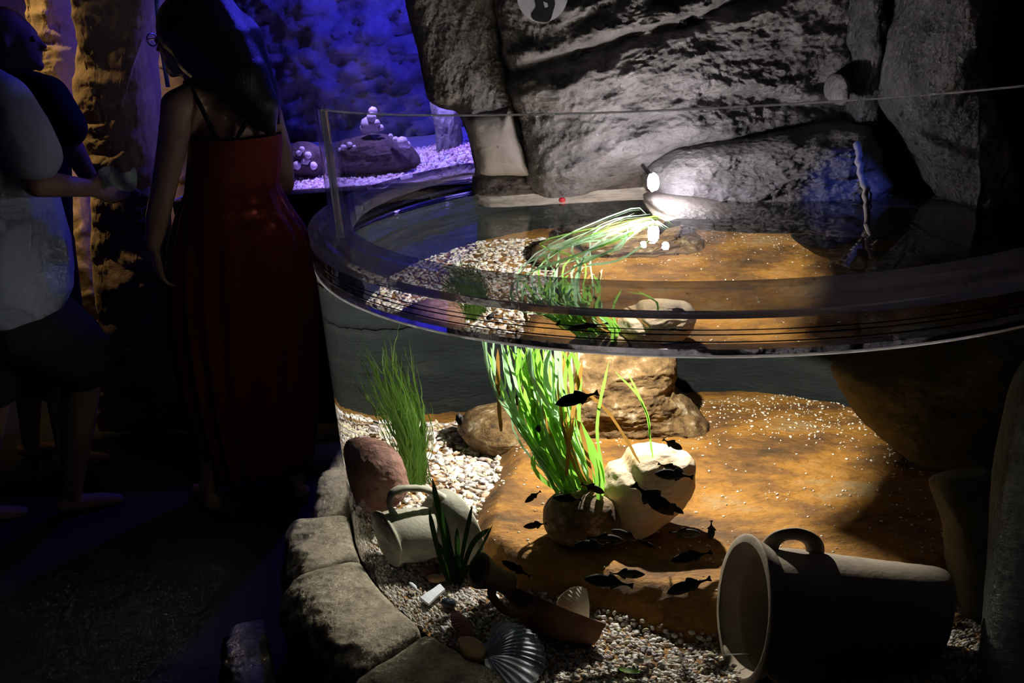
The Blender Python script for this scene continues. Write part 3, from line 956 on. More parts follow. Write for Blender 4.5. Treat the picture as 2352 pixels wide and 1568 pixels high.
def scatter_gravel(name, n, cond, label, smin, smax, zoff=0.4, layers=1):
    r = np.sqrt(rng.uniform(0, 1, n)) * (TR - 0.009)
    t = rng.uniform(0, 2 * math.pi, n)
    x, y = TCX + r * np.cos(t), TCY + r * np.sin(t)
    z, m = bed(x, y, False)
    k = cond(x, y, m)
    x, y, z = x[k], y[k], z[k]
    s = rng.uniform(smin, smax, len(x))
    lit_gain = 1.35 if smax > 0.008 else 1.0  # coarse back-left patch: strong light put into a paler pebble colour
    pts = np.stack([x, y, z + s * rng.uniform(0.0, 0.7, len(x))], 1)
    cols = PAL[rng.integers(0, len(PAL), len(x))] * rng.uniform(0.75, 1.15, (len(x), 1)) * lit_gain
    o = pebbles(name, pts, s, np.clip(cols, 0, 0.9), M['pebble'])
    return tag(o, label, 'gravel', kind='stuff')


scatter_gravel('tank_gravel', 52000, lambda x, y, m: (m < 0.22) & (y < 2.1) & (x < 1.05), 'mixed pale gravel along the front of the tank floor', 0.0036, 0.0068)
scatter_gravel('tank_gravel', 26000, lambda x, y, m: (m < 0.30) & (y >= 2.1) & (y < 2.85) & (x < 0.3), 'pale gravel patch in the back left of the tank, light put into its colour', 0.005, 0.009)
# sparse pale specks, for bubbles and glints, lying on the brown slab, thicker towards its rims
n = 9000
xx, yy = rng.uniform(-0.05, 1.15, n), rng.uniform(1.55, 2.85, n)
zz, mm = bed(xx, yy)
dens = 0.10 + 0.9 * sstep(2.35, 2.7, yy) + 0.5 * sstep(0.75, 1.0, xx) + 0.5 * (fbm(np.stack([xx * 7, yy * 7, 0 * xx + 3], 1), 2) > 0.25)
k = (mm > 0.7) & (np.hypot(xx - TCX, yy - TCY) < 0.9) & (rng.uniform(0, 1, n) < dens * 0.55)
sz = rng.uniform(0.0012, 0.0034, k.sum())
o = pebbles('bubble_glints', np.stack([xx[k], yy[k], zz[k] + 0.001], 1), sz, np.clip(np.array([0.78, 0.74, 0.62]) * rng.uniform(0.7, 1.1, (k.sum(), 1)), 0, 0.9), M['pebble'], 0)
tag(o, 'pale specks for bubbles and glints scattered over the brown slab', 'gravel', kind='stuff')


# ================================================================ POTS
def frame_of(axis, up=(0, 0, 1)):
    a = np.asarray(axis, float)
    a /= np.linalg.norm(a)
    u = np.cross(np.asarray(up, float), a)
    u /= np.linalg.norm(u)
    w = np.cross(a, u)
    return a, u, w


def lathe(name, prof, origin, axis, mat, n=64, arc=(0, 2 * math.pi), wob=0.0, seed=0.0):
    """prof: closed list of (t, r) incl. the inside; arc is measured from the sideways direction through up"""
    a, u, w = frame_of(axis)
    full = abs(arc[1] - arc[0] - 2 * math.pi) < 1e-6
    th = np.linspace(arc[0], arc[1], n, endpoint=not full)
    prof = np.asarray(prof, float)
    m = len(prof)
    V = np.asarray(origin)[None, None] + prof[None, :, 0, None] * a + prof[None, :, 1, None] * (np.cos(th)[:, None, None] * u + np.sin(th)[:, None, None] * w)
    v = V.reshape(-1, 3)
    if wob:
        v = v + wob * fbm(v * 9 + seed, 3)[:, None] * (v - np.asarray(origin)) * 3
    F = []
    for i in range(n if full else n - 1):
        i2 = (i + 1) % n
        for j in range(m):
            j2 = (j + 1) % m
            F.append((i * m + j, i2 * m + j, i2 * m + j2, i * m + j2))
    if not full:
        F.append(tuple(range(m))[::-1])
        F.append(tuple((n - 1) * m + j for j in range(m)))
    o = mesh_obj(name, v, F, mat)
    import bmesh
    bm = bmesh.new()
    bm.from_mesh(o.data)
    bmesh.ops.remove_doubles(bm, verts=bm.verts, dist=1e-5)
    bmesh.ops.recalc_face_normals(bm, faces=bm.faces)
    bm.to_mesh(o.data)
    bm.free()
    sharp_edges(o, 50)
    return o


def wall_prof(outer, th):
    """outer: (t, r) from the foot to the lip; returns a closed profile with an inner face"""
    inner = [(t + (th if i == 0 else 0), max(r - th, 0.0)) for i, (t, r) in enumerate(outer)][::-1]
    return [(outer[0][0], 0.0)] + list(outer) + inner + [(outer[0][0] + th, 0.0)]


def smooth_prof(pts, n=30):
    return [tuple(q) for q in curve_pts(np.array(pts), n)]


# pale jug lying at the left wall
J0, J1 = np.array([-0.255, 1.845, 0.462]), np.array([-0.035, 1.93, 0.486])
jug = empty('clay_jug', (J0[0], J0[1], 0.385))
tag(jug, 'pale grey clay jug lying on its side at the left, handle on top', 'jug')
LJ = np.linalg.norm(J1 - J0)
jp = smooth_prof([(0.0, 0.058), (0.004, 0.070), (0.014, 0.070), (0.022, 0.064), (0.05, 0.066), (0.10, 0.067), (0.14, 0.064), (0.17, 0.062)], 28) + smooth_prof([(0.172, 0.064), (0.185, 0.078), (0.205, 0.092), (LJ - 0.006, 0.098), (LJ, 0.096)], 16)
child(lathe('body', wall_prof(jp, 0.008), J0, J1 - J0, M['clay_pale'], 64), jug)
ja, ju, jw = frame_of(J1 - J0)
hp = curve_pts([J0 + ja * 0.055 + jw * 0.062, J0 + ja * 0.045 + jw * 0.092, J0 + ja * 0.062 + jw * 0.122, J0 + ja * 0.11 + jw * 0.128, J0 + ja * 0.17 + jw * 0.115, J0 + ja * 0.205 + jw * 0.082], 26)
v, f = tube_geo(hp, np.interp(np.linspace(0, 1, 26), [0, .2, .8, 1], [0.013, 0.0095, 0.009, 0.014]), 12, 1.0, ju)
child(mesh_obj('handle', v, f, M['clay_pale']), jug)

# big pot, lower right
B0, B1 = np.array([0.800, 1.445, 0.474]), np.array([0.428, 1.425, 0.522])
pot = empty('clay_pot', (0.6, 1.5, 0.385))
tag(pot, 'big grey-brown clay pot lying on its side at the lower right, mouth to the left', 'pot')
LB = np.linalg.norm(B1 - B0)
bp_ = smooth_prof([(0.0, 0.080), (0.006, 0.094), (0.03, 0.103), (0.10, 0.112), (0.20, 0.123), (0.29, 0.132), (0.34, 0.133), (LB - 0.035, 0.137), (LB - 0.014, 0.150), (LB - 0.003, 0.158), (LB, 0.154)], 44)
child(lathe('body', wall_prof(bp_, 0.013), B0, B1 - B0, M['clay'], 88), pot)
pa, pu, pw = frame_of(B1 - B0)


def strap_handle(name, base, along, out, span, height, wid, mat, root):
    side = np.cross(along, out)
    t = np.linspace(0, math.pi, 24)
    path = base[None] - np.cos(t)[:, None] * along * span / 2 + (np.sin(t) ** 0.8)[:, None] * out * height - out * 0.006
    v, f = tube_geo(path, wid * (1 + 0.35 * np.abs(np.cos(t)) ** 2), 12, 0.55, side)
    # widen sideways: the strap is flat
    return child(mesh_obj(name, v, f, mat), root)


hb = B0 + pa * (LB - 0.078)
out = pw * 0.97 - pu * 0.2
out /= np.linalg.norm(out)
strap_handle('handle', hb + out * 0.131, pa, out, 0.085, 0.040, 0.0125, M['clay'], pot)
out2 = -pw * 0.55 + pu * 0.83 if pu[1] < 0 else -pw * 0.55 - pu * 0.83
out2 /= np.linalg.norm(out2)
strap_handle('handle', hb + out2 * 0.131, pa, out2, 0.085, 0.036, 0.014, M['clay'], pot)

# broken amphora in the middle
A_0 = W(1097, 1308, y=1.565)
A_1 = A_0 + np.array([0.200, 0.035, -0.108])
amp = empty('broken_amphora', (A_0[0], A_0[1], 0.385))
tag(amp, 'broken dark red amphora lying in the gravel, mouth to the upper left', 'amphora')
LA = np.linalg.norm(A_1 - A_0)
mm_ = LA / 0.28
ap = [(t * mm_, r * mm_) for t, r in [(0.0, 0.050), (0.006, 0.055), (0.02, 0.049), (0.045, 0.038), (0.075, 0.033), (0.10, 0.036)]]
neck = smooth_prof(ap, 24)
inner = [(t, r - 0.007) for t, r in neck][::-1]
child(lathe('neck', neck + inner, A_0, A_1 - A_0, M['clay_red2'], 48), amp)
bp2 = smooth_prof([(t * mm_, r * mm_) for t, r in [(0.098, 0.036), (0.125, 0.052), (0.16, 0.082), (0.21, 0.098), (0.27, 0.100), (0.33, 0.094)]], 24)
inn2 = [(t, r - 0.009) for t, r in bp2][::-1]
aa, au, aw = frame_of(A_1 - A_0)
child(lathe('body', bp2 + inn2, A_0, A_1 - A_0, M['clay_red'], 56, (math.radians(164), math.radians(290)), 0.02), amp)
hs = -au if au[1] > 0 else au
hp = curve_pts([A_0 + aa * 0.04 * mm_ + hs * 0.036 * mm_ - aw * 0.012, A_0 + aa * 0.035 * mm_ + hs * 0.066 * mm_ - aw * 0.03, A_0 + aa * 0.075 * mm_ + hs * 0.088 * mm_ - aw * 0.042, A_0 + aa * 0.125 * mm_ + hs * 0.084 * mm_ - aw * 0.03, A_0 + aa * 0.15 * mm_ + hs * 0.066 * mm_ - aw * 0.01], 22)
v, f = tube_geo(hp, 0.0105, 10)
child(mesh_obj('handle', v, f, M['clay_red']), amp)


# ================================================================ SHELLS, SMALL STONES
def scallop(name, hinge, mdir, normal, length, mat, label, ribs=17, dome=0.26, spread=66, ears=True, cat='shell', group=None):
    u = np.asarray(mdir, float)
    u /= np.linalg.norm(u)
    nrm = np.asarray(normal, float)
    nrm -= u * (nrm @ u)
    nrm /= np.linalg.norm(nrm)
    s = np.cross(nrm, u)
    root = empty(name, hinge)
    tag(root, label, cat, group)
    nr_, nt_ = 22, ribs * 8 + 1
    R_ = np.linspace(0.04, 1, nr_)
    T_ = np.linspace(-1, 1, nt_)
    RR_, TT_ = np.meshgrid(R_, T_, indexing='ij')
    ang = np.radians(spread) * TT_
    lim = length * (0.80 + 0.20 * np.cos(ang * 1.15)) * (1 - 0.10 * np.abs(TT_) ** 6)
    rib = np.cos(TT_ * math.pi * ribs)
    rad = RR_ * (lim + 0.012 * length * rib * RR_ ** 4)
    h = dome * length * (np.sin(np.clip(RR_, 0, 1) * math.pi * 0.92) ** 0.8 * 0.95 + 0.05) * (1 - 0.75 * np.abs(TT_) ** 2.5) + 0.010 * length * rib * RR_ ** 0.7
    top = np.asarray(hinge) + (rad * np.cos(ang))[..., None] * u + (rad * np.sin(ang))[..., None] * s + h[..., None] * nrm
    bot = top - nrm * 0.0022
    V = np.vstack([top.reshape(-1, 3), bot.reshape(-1, 3)])
    F = grid_faces(nr_, nt_)
    k = nr_ * nt_
    side = [np.array([[(nr_ - 1) * nt_ + j, (nr_ - 1) * nt_ + j + 1, k + (nr_ - 1) * nt_ + j + 1, k + (nr_ - 1) * nt_ + j]]) for j in range(nt_ - 1)]
    FF = np.vstack([F, F[:, ::-1] + k] + side)
    vlv = child(mesh_obj('valve', V, FF, mat), root)
    if ears:
        for sg in (-1, 1):
            a_ = np.asarray(hinge) - u * 0.05 * length
            pts = [a_ + s * sg * 0.02 * length, a_ + s * sg * 0.30 * length + u * 0.02 * length, a_ + s * sg * 0.27 * length + u * 0.20 * length, a_ + s * sg * 0.05 * length + u * 0.22 * length]
            pts = [q + nrm * 0.035 * length for q in pts]
            V = [*pts, *[q - nrm * 0.02 * length for q in pts]]
            child(mesh_obj('ear', V, [(0, 1, 2, 3), (7, 6, 5, 4), (0, 4, 5, 1), (1, 5, 6, 2), (2, 6, 7, 3), (3, 7, 4, 0)], mat, None, False), root)
    return root


hg = W(1120, 1512, z=0.405)
scallop('scallop_shell', hg, W(1262, 1492, z=0.44) - hg, (-0.05, -0.30, 0.95), 0.135, M['shell'], 'large white ribbed scallop shell against the glass at the bottom')
hg = W(1352, 1420, z=0.392)
scallop('scallop_shell', hg, W(1272, 1368, z=0.450) - hg, (0.05, -0.8, 0.55), 0.082, M['shell_warm'], 'cream scallop shell standing behind the broken amphora', ears=False, spread=58)
hg = W(1085, 1440, z=0.405)
scallop('cockle_shell', hg, W(1012, 1440, z=0.405) - hg, (-0.1, -0.6, 0.8), 0.058, M['shell_pink'], 'pink cockle shell beside the orange stone', ribs=16, dome=0.4, ears=True)
for (px, py, zc, s, lab) in ((946, 1348, 0.398, 0.011, 'tiny white shell on the gravel below the pale jug'), (1014, 1449, 0.395, 0.009, 'tiny bluish white shell left of the pink cockle')):
    c = W(px, py, z=zc)
    scallop('small_shell', c, (0.6, 0.5, 0.1), (-0.1, -0.5, 0.8), s * 1.6, M['shell'], lab, ribs=5, ears=False)
for (nm, px, py, zc, size, mt, lab, cat) in (
        ('orange_stone', 1088, 1490, 0.405, (0.035, 0.045, 0.018), 'orange_stone', 'flat orange stone under the large scallop', 'stone'),
        ('red_stone', 985, 1310, 0.398, (0.020, 0.016, 0.012), 'red_stone', 'dark red stone below the jug mouth', 'stone'),
        ('red_stone', 1000, 1328, 0.398, (0.026, 0.014, 0.009), 'orange_stone', 'flat brown-red stone under the dark red one', 'stone'),
        ('pink_stone', 1021, 1325, 0.40, (0.010, 0.008, 0.011), 'shell_pink', 'small pink pebble beside the dark plant', 'stone'),
        ('black_shell', 1030, 1385, 0.395, (0.020, 0.014, 0.012), 'black_shard', 'small black shell fragment under the dark plant', 'shell'),
        ('pale_pebble', 2190, 1418, 0.40, (0.016, 0.014, 0.011), 'orange_stone', 'round tan stone on the gravel right of the big pot', 'stone')):
    o = boulder(nm, W(px, py, z=zc), size, M[mt], 0.06, px * 0.01, 32, 18, 2.3, 0.4)
    tag(o, lab, cat)
c = [W(965, 1370, z=0.40), W(1012, 1340, z=0.402), W(1022, 1352, z=0.405), W(985, 1386, z=0.40)]
V = [*c, *[q - np.array([0, 0, 0.006]) for q in c]]
o = mesh_obj('ceramic_shard', V, [(0, 3, 2, 1), (4, 5, 6, 7), (0, 1, 5, 4), (1, 2, 6, 5), (2, 3, 7, 6), (3, 0, 4, 7)], M['white'], None, False)
tag(o, 'angular white ceramic shard on the gravel', 'shard')
for i, (px, py, lab) in enumerate(((1478, 1522, 'tan dead leaf on the lit gravel'), (1445, 1545, 'grey-green dead leaf lower left of the tan one'))):
    c = W(px, py, z=0.392)
    t = np.linspace(-1, 1, 9)
    V, F = [], []
    for k, q in enumerate(t):
        wd = 0.010 * (1 - q * q) ** 0.6 + 0.0005
        for sg in (-1, 0, 1):
            V.append(c + np.array([q * 0.020, sg * wd + q * 0.006 * (1 - 2 * i), 0.006 * abs(sg) + 0.004 * q * q]))
    for k in range(8):
        for j in range(2):
            F.append((k * 3 + j, k * 3 + j + 1, k * 3 + 4 + j, k * 3 + 3 + j))
    tag(mesh_obj('dead_leaf', V, F, M['shell_warm' if i == 0 else 'weed']), lab, 'leaf')
v, f = tube_geo([W(1520, 1518, z=0.396), W(1600, 1505, z=0.40), W(1720, 1500, z=0.412)], 0.0009, 6)
tag(mesh_obj('thin_rod', v, f, M['white']), 'thin pale straight rod lying across the gravel before the pot mouth', 'rod')
o = boulder('float_bead', PZ(1291, 459, ZW + 0.006), (0.011, 0.008, 0.008), M['red_plastic'], 0.02, 1, 24, 14, 2.2)
tag(o, 'small red bead floating at the far water edge', 'bead')


# ================================================================ PLANTS
def blade_geo(pts, w0, face, tip=True):
    pts = np.asarray(pts, float)
    n = len(pts)
    t = np.gradient(pts, axis=0)
    t /= np.linalg.norm(t, axis=1)[:, None] + 1e-9
    s = np.cross(t, np.asarray(face, float))
    s /= np.linalg.norm(s, axis=1)[:, None] + 1e-9
    q = np.linspace(0, 1, n)
    w = w0 * np.minimum(1, np.minimum(0.55 + q * 4, (1 - q) * 7 + 0.06) if tip else 1)
    V = np.stack([pts - s * w[:, None], pts + s * w[:, None]], 1).reshape(-1, 3)
    F = np.array([[2 * i, 2 * i + 1, 2 * i + 3, 2 * i + 2] for i in range(n - 1)])
    return V, F


vall = empty('eelgrass', W(1370, 1172, z=0.49))
tag(vall, 'tall bright green eelgrass clump at the tank centre, tops trailing on the surface', 'plant')
N_BL = 74
for i in range(N_BL):
    q = rng.uniform(0, 1)
    base = W(1300 + 95 * q + rng.normal(0, 9), 1128 + 45 * q + rng.normal(0, 8), y=1.90 + rng.normal(0, 0.03))
    base[2] = min(base[2], 0.56)
    topx = 1118 + 225 * np.clip(q * 0.75 + rng.uniform(-0.12, 0.34), 0, 1)
    y_t = 1.84 + rng.normal(0, 0.06)
    midx = topx * 0.5 + (1300 + 95 * q) * 0.5 - 32 + rng.normal(0, 16)
    p_mid = W(midx, 990 + rng.normal(0, 14), y=1.87 + rng.normal(0, 0.03))
    p_up = W(topx, 868, y=y_t)
    p_top = W(topx - 6 + rng.normal(0, 8), 822, y=y_t)
    kind = rng.uniform()
    ctrl = [base, p_mid, p_up]
    if kind < 0.30:          # reaches the surface and trails to the back right
        sx, sy = p_top[0] * 0.9 + 0.02, y_t
        srf = np.array([sx, sy + 0.03, ZW - 0.012])
        end = np.array([0.38 + rng.normal(0, 0.05), 2.22 + rng.normal(0, 0.08), ZW + 0.003])
        m1 = srf * 0.55 + end * 0.45 + np.array([-0.01 + rng.normal(0, 0.05), 0.02 + rng.normal(0, 0.05), 0])
        m1[2] = ZW + 0.003
        ctrl += [srf, m1, end]
        if rng.uniform() < 0.35:
            ctrl.append(end + np.array([0.03, -0.08 - rng.uniform(0, 0.06), 0.0]))
    elif kind < 0.8:
        ctrl += [p_top + np.array([rng.normal(0, 0.01), 0.02, 0.02])]
    else:
        ctrl = [base, p_mid * 0.6 + base * 0.4 + np.array([rng.normal(0, 0.02), 0, 0]), p_mid + np.array([rng.normal(0, 0.03), 0, 0.06])]
    nseg = 19 if len(ctrl) > 4 else 12
    mt = 'grass' if rng.uniform() < 0.72 else ('grass_pale' if rng.uniform() < 0.6 else 'grass_brown')
    if kind < 0.30 and rng.uniform() < 0.85:
        mt = 'grass_pale'  # trailing blades paler: lamplight from above put into their colour
    pts = curve_pts(ctrl, nseg)
    pts[:, 2] = np.minimum(pts[:, 2], ZW + 0.003)
    V, F = blade_geo(pts, rng.uniform(0.0028, 0.0050) * (0.62 if kind < 0.30 else 1.0), (rng.normal(0, 0.25), -1, 0.35))
    child(mesh_obj('leaf', V, F, M[mt]), vall)
# a few loose blades to the right and brown stems
for pts, wd, mt in (([(1390, 1110, 1.86), (1372, 980, 1.82), (1398, 830, 1.80)], 0.0030, 'grass'),
                    ([(1500, 1050, 1.86), (1478, 930, 1.84), (1412, 850, 1.80)], 0.0022, 'grass'),
                    ([(1492, 1000, 1.86), (1486, 950, 1.84), (1440, 850, 1.80)], 0.0022, 'grass'),
                    ([(1152, 990, 1.80), (1145, 900, 1.78), (1144, 800, 1.76)], 0.0042, 'grass_brown'),
                    ([(1300, 1090, 1.84), (1318, 930, 1.80), (1340, 826, 1.78)], 0.0046, 'grass_brown'),
                    ([(1470, 1062, 1.80), (1400, 950, 1.82), (1330, 882, 1.84)], 0.0030, 'grass_brown')):
    V, F = blade_geo(curve_pts([W(a, b, y=c) for a, b, c in pts], 12), wd, (0.1, -1, 0.3))
    child(mesh_obj('leaf', V, F, M[mt]), vall)

weed = empty('hairy_waterweed', W(958, 1112, z=0.45))
tag(weed, 'fine hairy green waterweed standing behind the jug', 'plant')
VV, FF, k = [], [], 0
for i in range(330):
    q = rng.uniform(0.25, 1) ** 0.8
    y_ = 2.14 + rng.normal(0, 0.035)
    b = W(955 + rng.normal(0, 16), 1112, y=y_)
    spread = rng.normal(0, 1)
    m1 = W(945 + spread * 20, 1000 + rng.normal(0, 15), y=y_)
    m2 = W(905 + spread * 26 + rng.normal(0, 10), 890 + rng.normal(0, 20), y=y_ + rng.normal(0, 0.03))
    t_ = W(868 + spread * 30 + rng.normal(0, 18), 775 + rng.normal(0, 25), y=y_ + rng.normal(0, 0.03))
    pts = curve_pts([b, m1, m2, t_], 16)
    pts = pts[:max(4, int(16 * q))]
    pts = pts + rng.normal(0, 0.0035, pts.shape).cumsum(0) * 0.5
    V, F = blade_geo(pts, rng.uniform(0.0005, 0.0011), (0, -1, 0.2))
    VV.append(V)
    FF.append(F + k)
    k += len(V)
o = child(mesh_obj('foliage', np.vstack(VV), np.vstack(FF), M['weed']), weed)
o['kind'] = 'stuff'
for i in range(6):
    y_ = 2.1
    a = rng.normal(0, 14)
    pts = curve_pts([W(960 + a, 1112, y=y_), W(955 + a * 1.6, 1010, y=y_), W(930 + a * 2, 900, y=y_)], 12)
    V, F = blade_geo(pts, 0.0022, (0.1, -1, 0.2))
    child(mesh_obj('leaf', V, F, M['grass']), weed)

dpl = empty('dark_plant', W(1040, 1345, z=0.39))
tag(dpl, 'small dark green plant with upright strap leaves before the pale jug', 'plant')
for pts, wd in (([(1035, 1335), (1018, 1220), (993, 1098)], 0.0075), ([(1040, 1338), (1030, 1240), (1010, 1160)], 0.007), ([(1030, 1338), (1005, 1260), (985, 1170)], 0.007),
                ([(1048, 1340), (1066, 1250), (1085, 1160)], 0.0048), ([(1052, 1342), (1085, 1250), (1125, 1212)], 0.0055), ([(1055, 1345), (1098, 1270), (1132, 1205)], 0.003),
                ([(1042, 1340), (1050, 1280), (1050, 1210)], 0.006), ([(1036, 1342), (1040, 1290), (1028, 1230)], 0.006), ([(1046, 1345), (1030, 1290), (1002, 1240)], 0.006)):
    y_ = 1.56 + rng.normal(0, 0.012)
    V, F = blade_geo(curve_pts([W(a, b, y=y_) for a, b in pts], 12), wd, (rng.normal(0, 0.2), -1, 0.3))
    child(mesh_obj('leaf', V, F, M['dark_leaf']), dpl)


# ================================================================ FISH
def make_fish():
    L, n, m = 1.0, 22, 14
    t = np.linspace(0, 1, n)
    hgt = np.interp(t, [0, .04, .12, .25, .42, .6, .75, .86, .93, 1.0], [.006, .030, .066, .100, .112, .090, .055, .026, .018, .020])
    wid = np.interp(t, [0, .04, .12, .25, .42, .6, .75, .86, 1.0], [.005, .024, .046, .060, .062, .046, .026, .012, .006])
    cz = np.interp(t, [0, .25, .6, 1], [-.012, 0, .004, .0])
    a = np.linspace(0, 2 * math.pi, m, endpoint=False)
    V = np.stack([np.repeat(t[:, None] * L, m, 1), wid[:, None] * np.cos(a)[None], cz[:, None] + hgt[:, None] * np.sin(a)[None]], -1).reshape(-1, 3)
    F = []
    for i in range(n - 1):
        for j in range(m):
            j2 = (j + 1) % m
            F.append((i * m + j, i * m + j2, (i + 1) * m + j2, (i + 1) * m + j))
    F.append(tuple(range(m))[::-1])
    F.append(tuple((n - 1) * m + j for j in range(m)))

    def fin(pts, th=0.004):
        P3 = np.array([(x, 0, z) for x, z in pts])
        k_ = len(P3)
        vv = np.vstack([P3 + [0, th, 0], P3 - [0, th, 0]])
        ff = [tuple(range(k_)), tuple(range(k_, 2 * k_))[::-1]] + [(i, k_ + i, k_ + (i + 1) % k_, (i + 1) % k_) for i in range(k_)]
        return vv, ff
    parts = {'body': (V, F),
             'tail_fin': fin([(0.975, .012), (1.06, .050), (1.10, .055), (1.085, .0), (1.10, -.055), (1.06, -.050), (0.975, -.012)]),
             'dorsal_fin': fin([(.50, .090), (.56, .150), (.66, .125), (.80, .045), (.70, .06)]),
             'anal_fin': fin([(.58, -.080), (.62, -.130), (.72, -.095), (.80, -.040), (.70, -.055)])}
    V2, F2 = fin([(.27, -.02), (.38, -.085), (.42, -.04), (.36, .0)])
    V2 = V2 + np.array([0, 0.062, 0])
    parts['pectoral_fin'] = (V2, F2)
    bv, bf = ico(1)
    parts['eye'] = (np.vstack([bv * 0.013 + np.array([.085, sg * .036, .016]) for sg in (-1, 1)]), [tuple(q) for q in bf] + [tuple(q + len(bv)) for q in bf])
    return parts


fparts = make_fish()
fmesh = {}
for nm, (V, F) in fparts.items():
    o = mesh_obj(nm, V, F, M['fish'] if nm == 'body' else (M['eye'] if nm == 'eye' else M['fin']))
    fmesh[nm] = o.data
    bpy.data.objects.remove(o)
pale_body = fmesh['body'].copy()
pale_body.materials.clear()
pale_body.materials.append(M['fish_pale'])

FISH = [  # nose px, tail px, depth, pale, label
    ((1275, 927), (1375, 901), 1.62, 0, 'black fish swimming alone before the tall grass, nose to the left'),
    ((1504, 1086), (1592, 1095), 1.68, 0, 'black fish crossing the front of the big cream stone'),
    ((1548, 1180), (1455, 1112), 1.66, 0, 'black fish diving steeply to the right over the cream stone'),
    ((1572, 1178), (1522, 1150), 1.74, 0, 'small dark fish tucked behind the steeply diving one'),
    ((1389, 1130), (1334, 1110), 1.72, 1, 'grey fish at the foot of the tall grass, nose against the cream stone'),
    ((1207, 1153), (1242, 1127), 1.74, 0, 'small dark fish left of the grass foot, nose down'),
    ((1271, 1141), (1336, 1147), 1.68, 0, 'short black fish right at the grass foot, nose to the left'),
    ((1203, 1209), (1256, 1202), 1.76, 1, 'faint grey fish left of the low dark stone'),
    ((1612, 1225), (1535, 1223), 1.66, 1, 'grey-brown fish over the slab, nose to the right'),
    ((1633, 1239), (1634, 1194), 1.66, 0, 'small black fish hanging upright beside the pot handle'),
    ((1541, 1287), (1634, 1267), 1.54, 0, 'black fish just left of the big pot rim'),
    ((1531, 1361), (1632, 1327), 1.50, 0, 'black fish lowest on the right, before the pot mouth'),
    ((1342, 1326), (1454, 1344), 1.50, 0, 'black fish low in the middle, nose to the left'),
    ((1482, 1317), (1400, 1317), 1.58, 1, 'pale grey fish just above the low black one'),
    ((1435, 1241), (1350, 1234), 1.64, 1, 'grey fish in the shade under the stones, nose to the right'),
    ((1318, 1251), (1396, 1250), 1.60, 0, 'dark fish in the shade under the stones, nose to the left'),
    ((1405, 1216), (1472, 1243), 1.66, 1, 'grey fish slanting downward under the cream stone'),
    ((1504, 1257), (1464, 1238), 1.64, 0, 'small dark fish at the right end of the shaded group'),
    ((1153, 1287), (1218, 1323), 1.60, 0, 'dark fish passing behind the broken amphora'),
    ((1054, 960), (1059, 984), 1.80, 0, 'tiny dark fish seen head-on left of the brown boulder'),
    ((1235, 982), (1239, 1006), 1.74, 0, 'tiny dark fish seen head-on inside the tall grass'),
    ((1572, 1083), (1512, 1064), 1.78, 1, 'grey-brown fish behind the one crossing the cream stone'),
    ((1568, 1031), (1522, 1008), 1.86, 1, 'faint grey fish above the cream stone'),
]
for i, (nose, tail, yd, pale, lab) in enumerate(FISH):
    a = W(*nose, y=yd)
    b = W(*tail, y=yd + (0.012 if i % 2 else -0.012))
    if 'head-on' in lab:
        b = b + np.array([0.01, 0.055, 0.0])
    d = b - a
    Lf = float(np.linalg.norm(d)) / 1.09
    d /= np.linalg.norm(d)
    up = np.array([0, 0, 1.0])
    if abs(d[2]) > 0.9:
        up = np.array([1.0, 0, 0.2])
    yv = np.cross(up, d)
    yv /= np.linalg.norm(yv)
    zv = np.cross(d, yv)
    root = empty('stickleback', a)
    fat = 1.55 if 'head-on' not in lab else 1.8
    root.matrix_world = Matrix(((d[0] * Lf, yv[0] * Lf * fat, zv[0] * Lf * fat, a[0]), (d[1] * Lf, yv[1] * Lf * fat, zv[1] * Lf * fat, a[1]), (d[2] * Lf, yv[2] * Lf * fat, zv[2] * Lf * fat, a[2]), (0, 0, 0, 1)))
    tag(root, lab, 'fish', 'small dark fish shoaling in the tank')
    for nm, me in fmesh.items():
        c = bpy.data.objects.new(nm, pale_body if (nm == 'body' and pale) else me)
        COL.objects.link(c)
        if nm == 'body':
            bobj = c
        c.parent = bobj if nm == 'eye' else root

# ================================================================ TANK LAMP
lm = empty('tank_lamp', tuple(LAMP))
tag(lm, 'glaring white lamp in the rock hollow at the water', 'lamp')
bv, bf = ico(2)
child(mesh_obj('lens', bv * np.array([0.017, 0.008, 0.027]) * (1 + 0.3 * fbm(bv * 2, 2)[:, None]) + LAMP, bf, M['lamp_lens']), lm)  # lens enlarged and roughened; its glow also stands for the glare around it
v, f = tube_geo([LAMP + np.array([0, 0.010, 0]), LAMP + np.array([0.005, 0.05, 0.006])], [0.018, 0.016], 16)
child(mesh_obj('housing', v, f, M['black']), lm)
v, f = tube_geo([LAMP + np.array([0.005, 0.045, 0.006]), LAMP + np.array([0.01, 0.30, 0.02])], 0.006, 8)
child(mesh_obj('bracket', v, f, M['black']), lm)
# added black plate beside the submerged light, shaped to keep light off the right end of the tank
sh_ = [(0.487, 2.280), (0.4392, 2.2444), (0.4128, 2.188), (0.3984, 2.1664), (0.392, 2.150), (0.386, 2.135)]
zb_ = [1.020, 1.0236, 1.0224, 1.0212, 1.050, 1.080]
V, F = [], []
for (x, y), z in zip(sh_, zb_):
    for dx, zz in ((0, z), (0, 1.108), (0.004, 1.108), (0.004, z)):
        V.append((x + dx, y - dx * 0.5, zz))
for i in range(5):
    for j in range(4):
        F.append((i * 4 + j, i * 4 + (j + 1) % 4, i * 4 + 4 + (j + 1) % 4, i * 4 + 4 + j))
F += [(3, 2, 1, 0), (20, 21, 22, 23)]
child(mesh_obj('light_blocker', V, F, M['black'], None, False), lm)

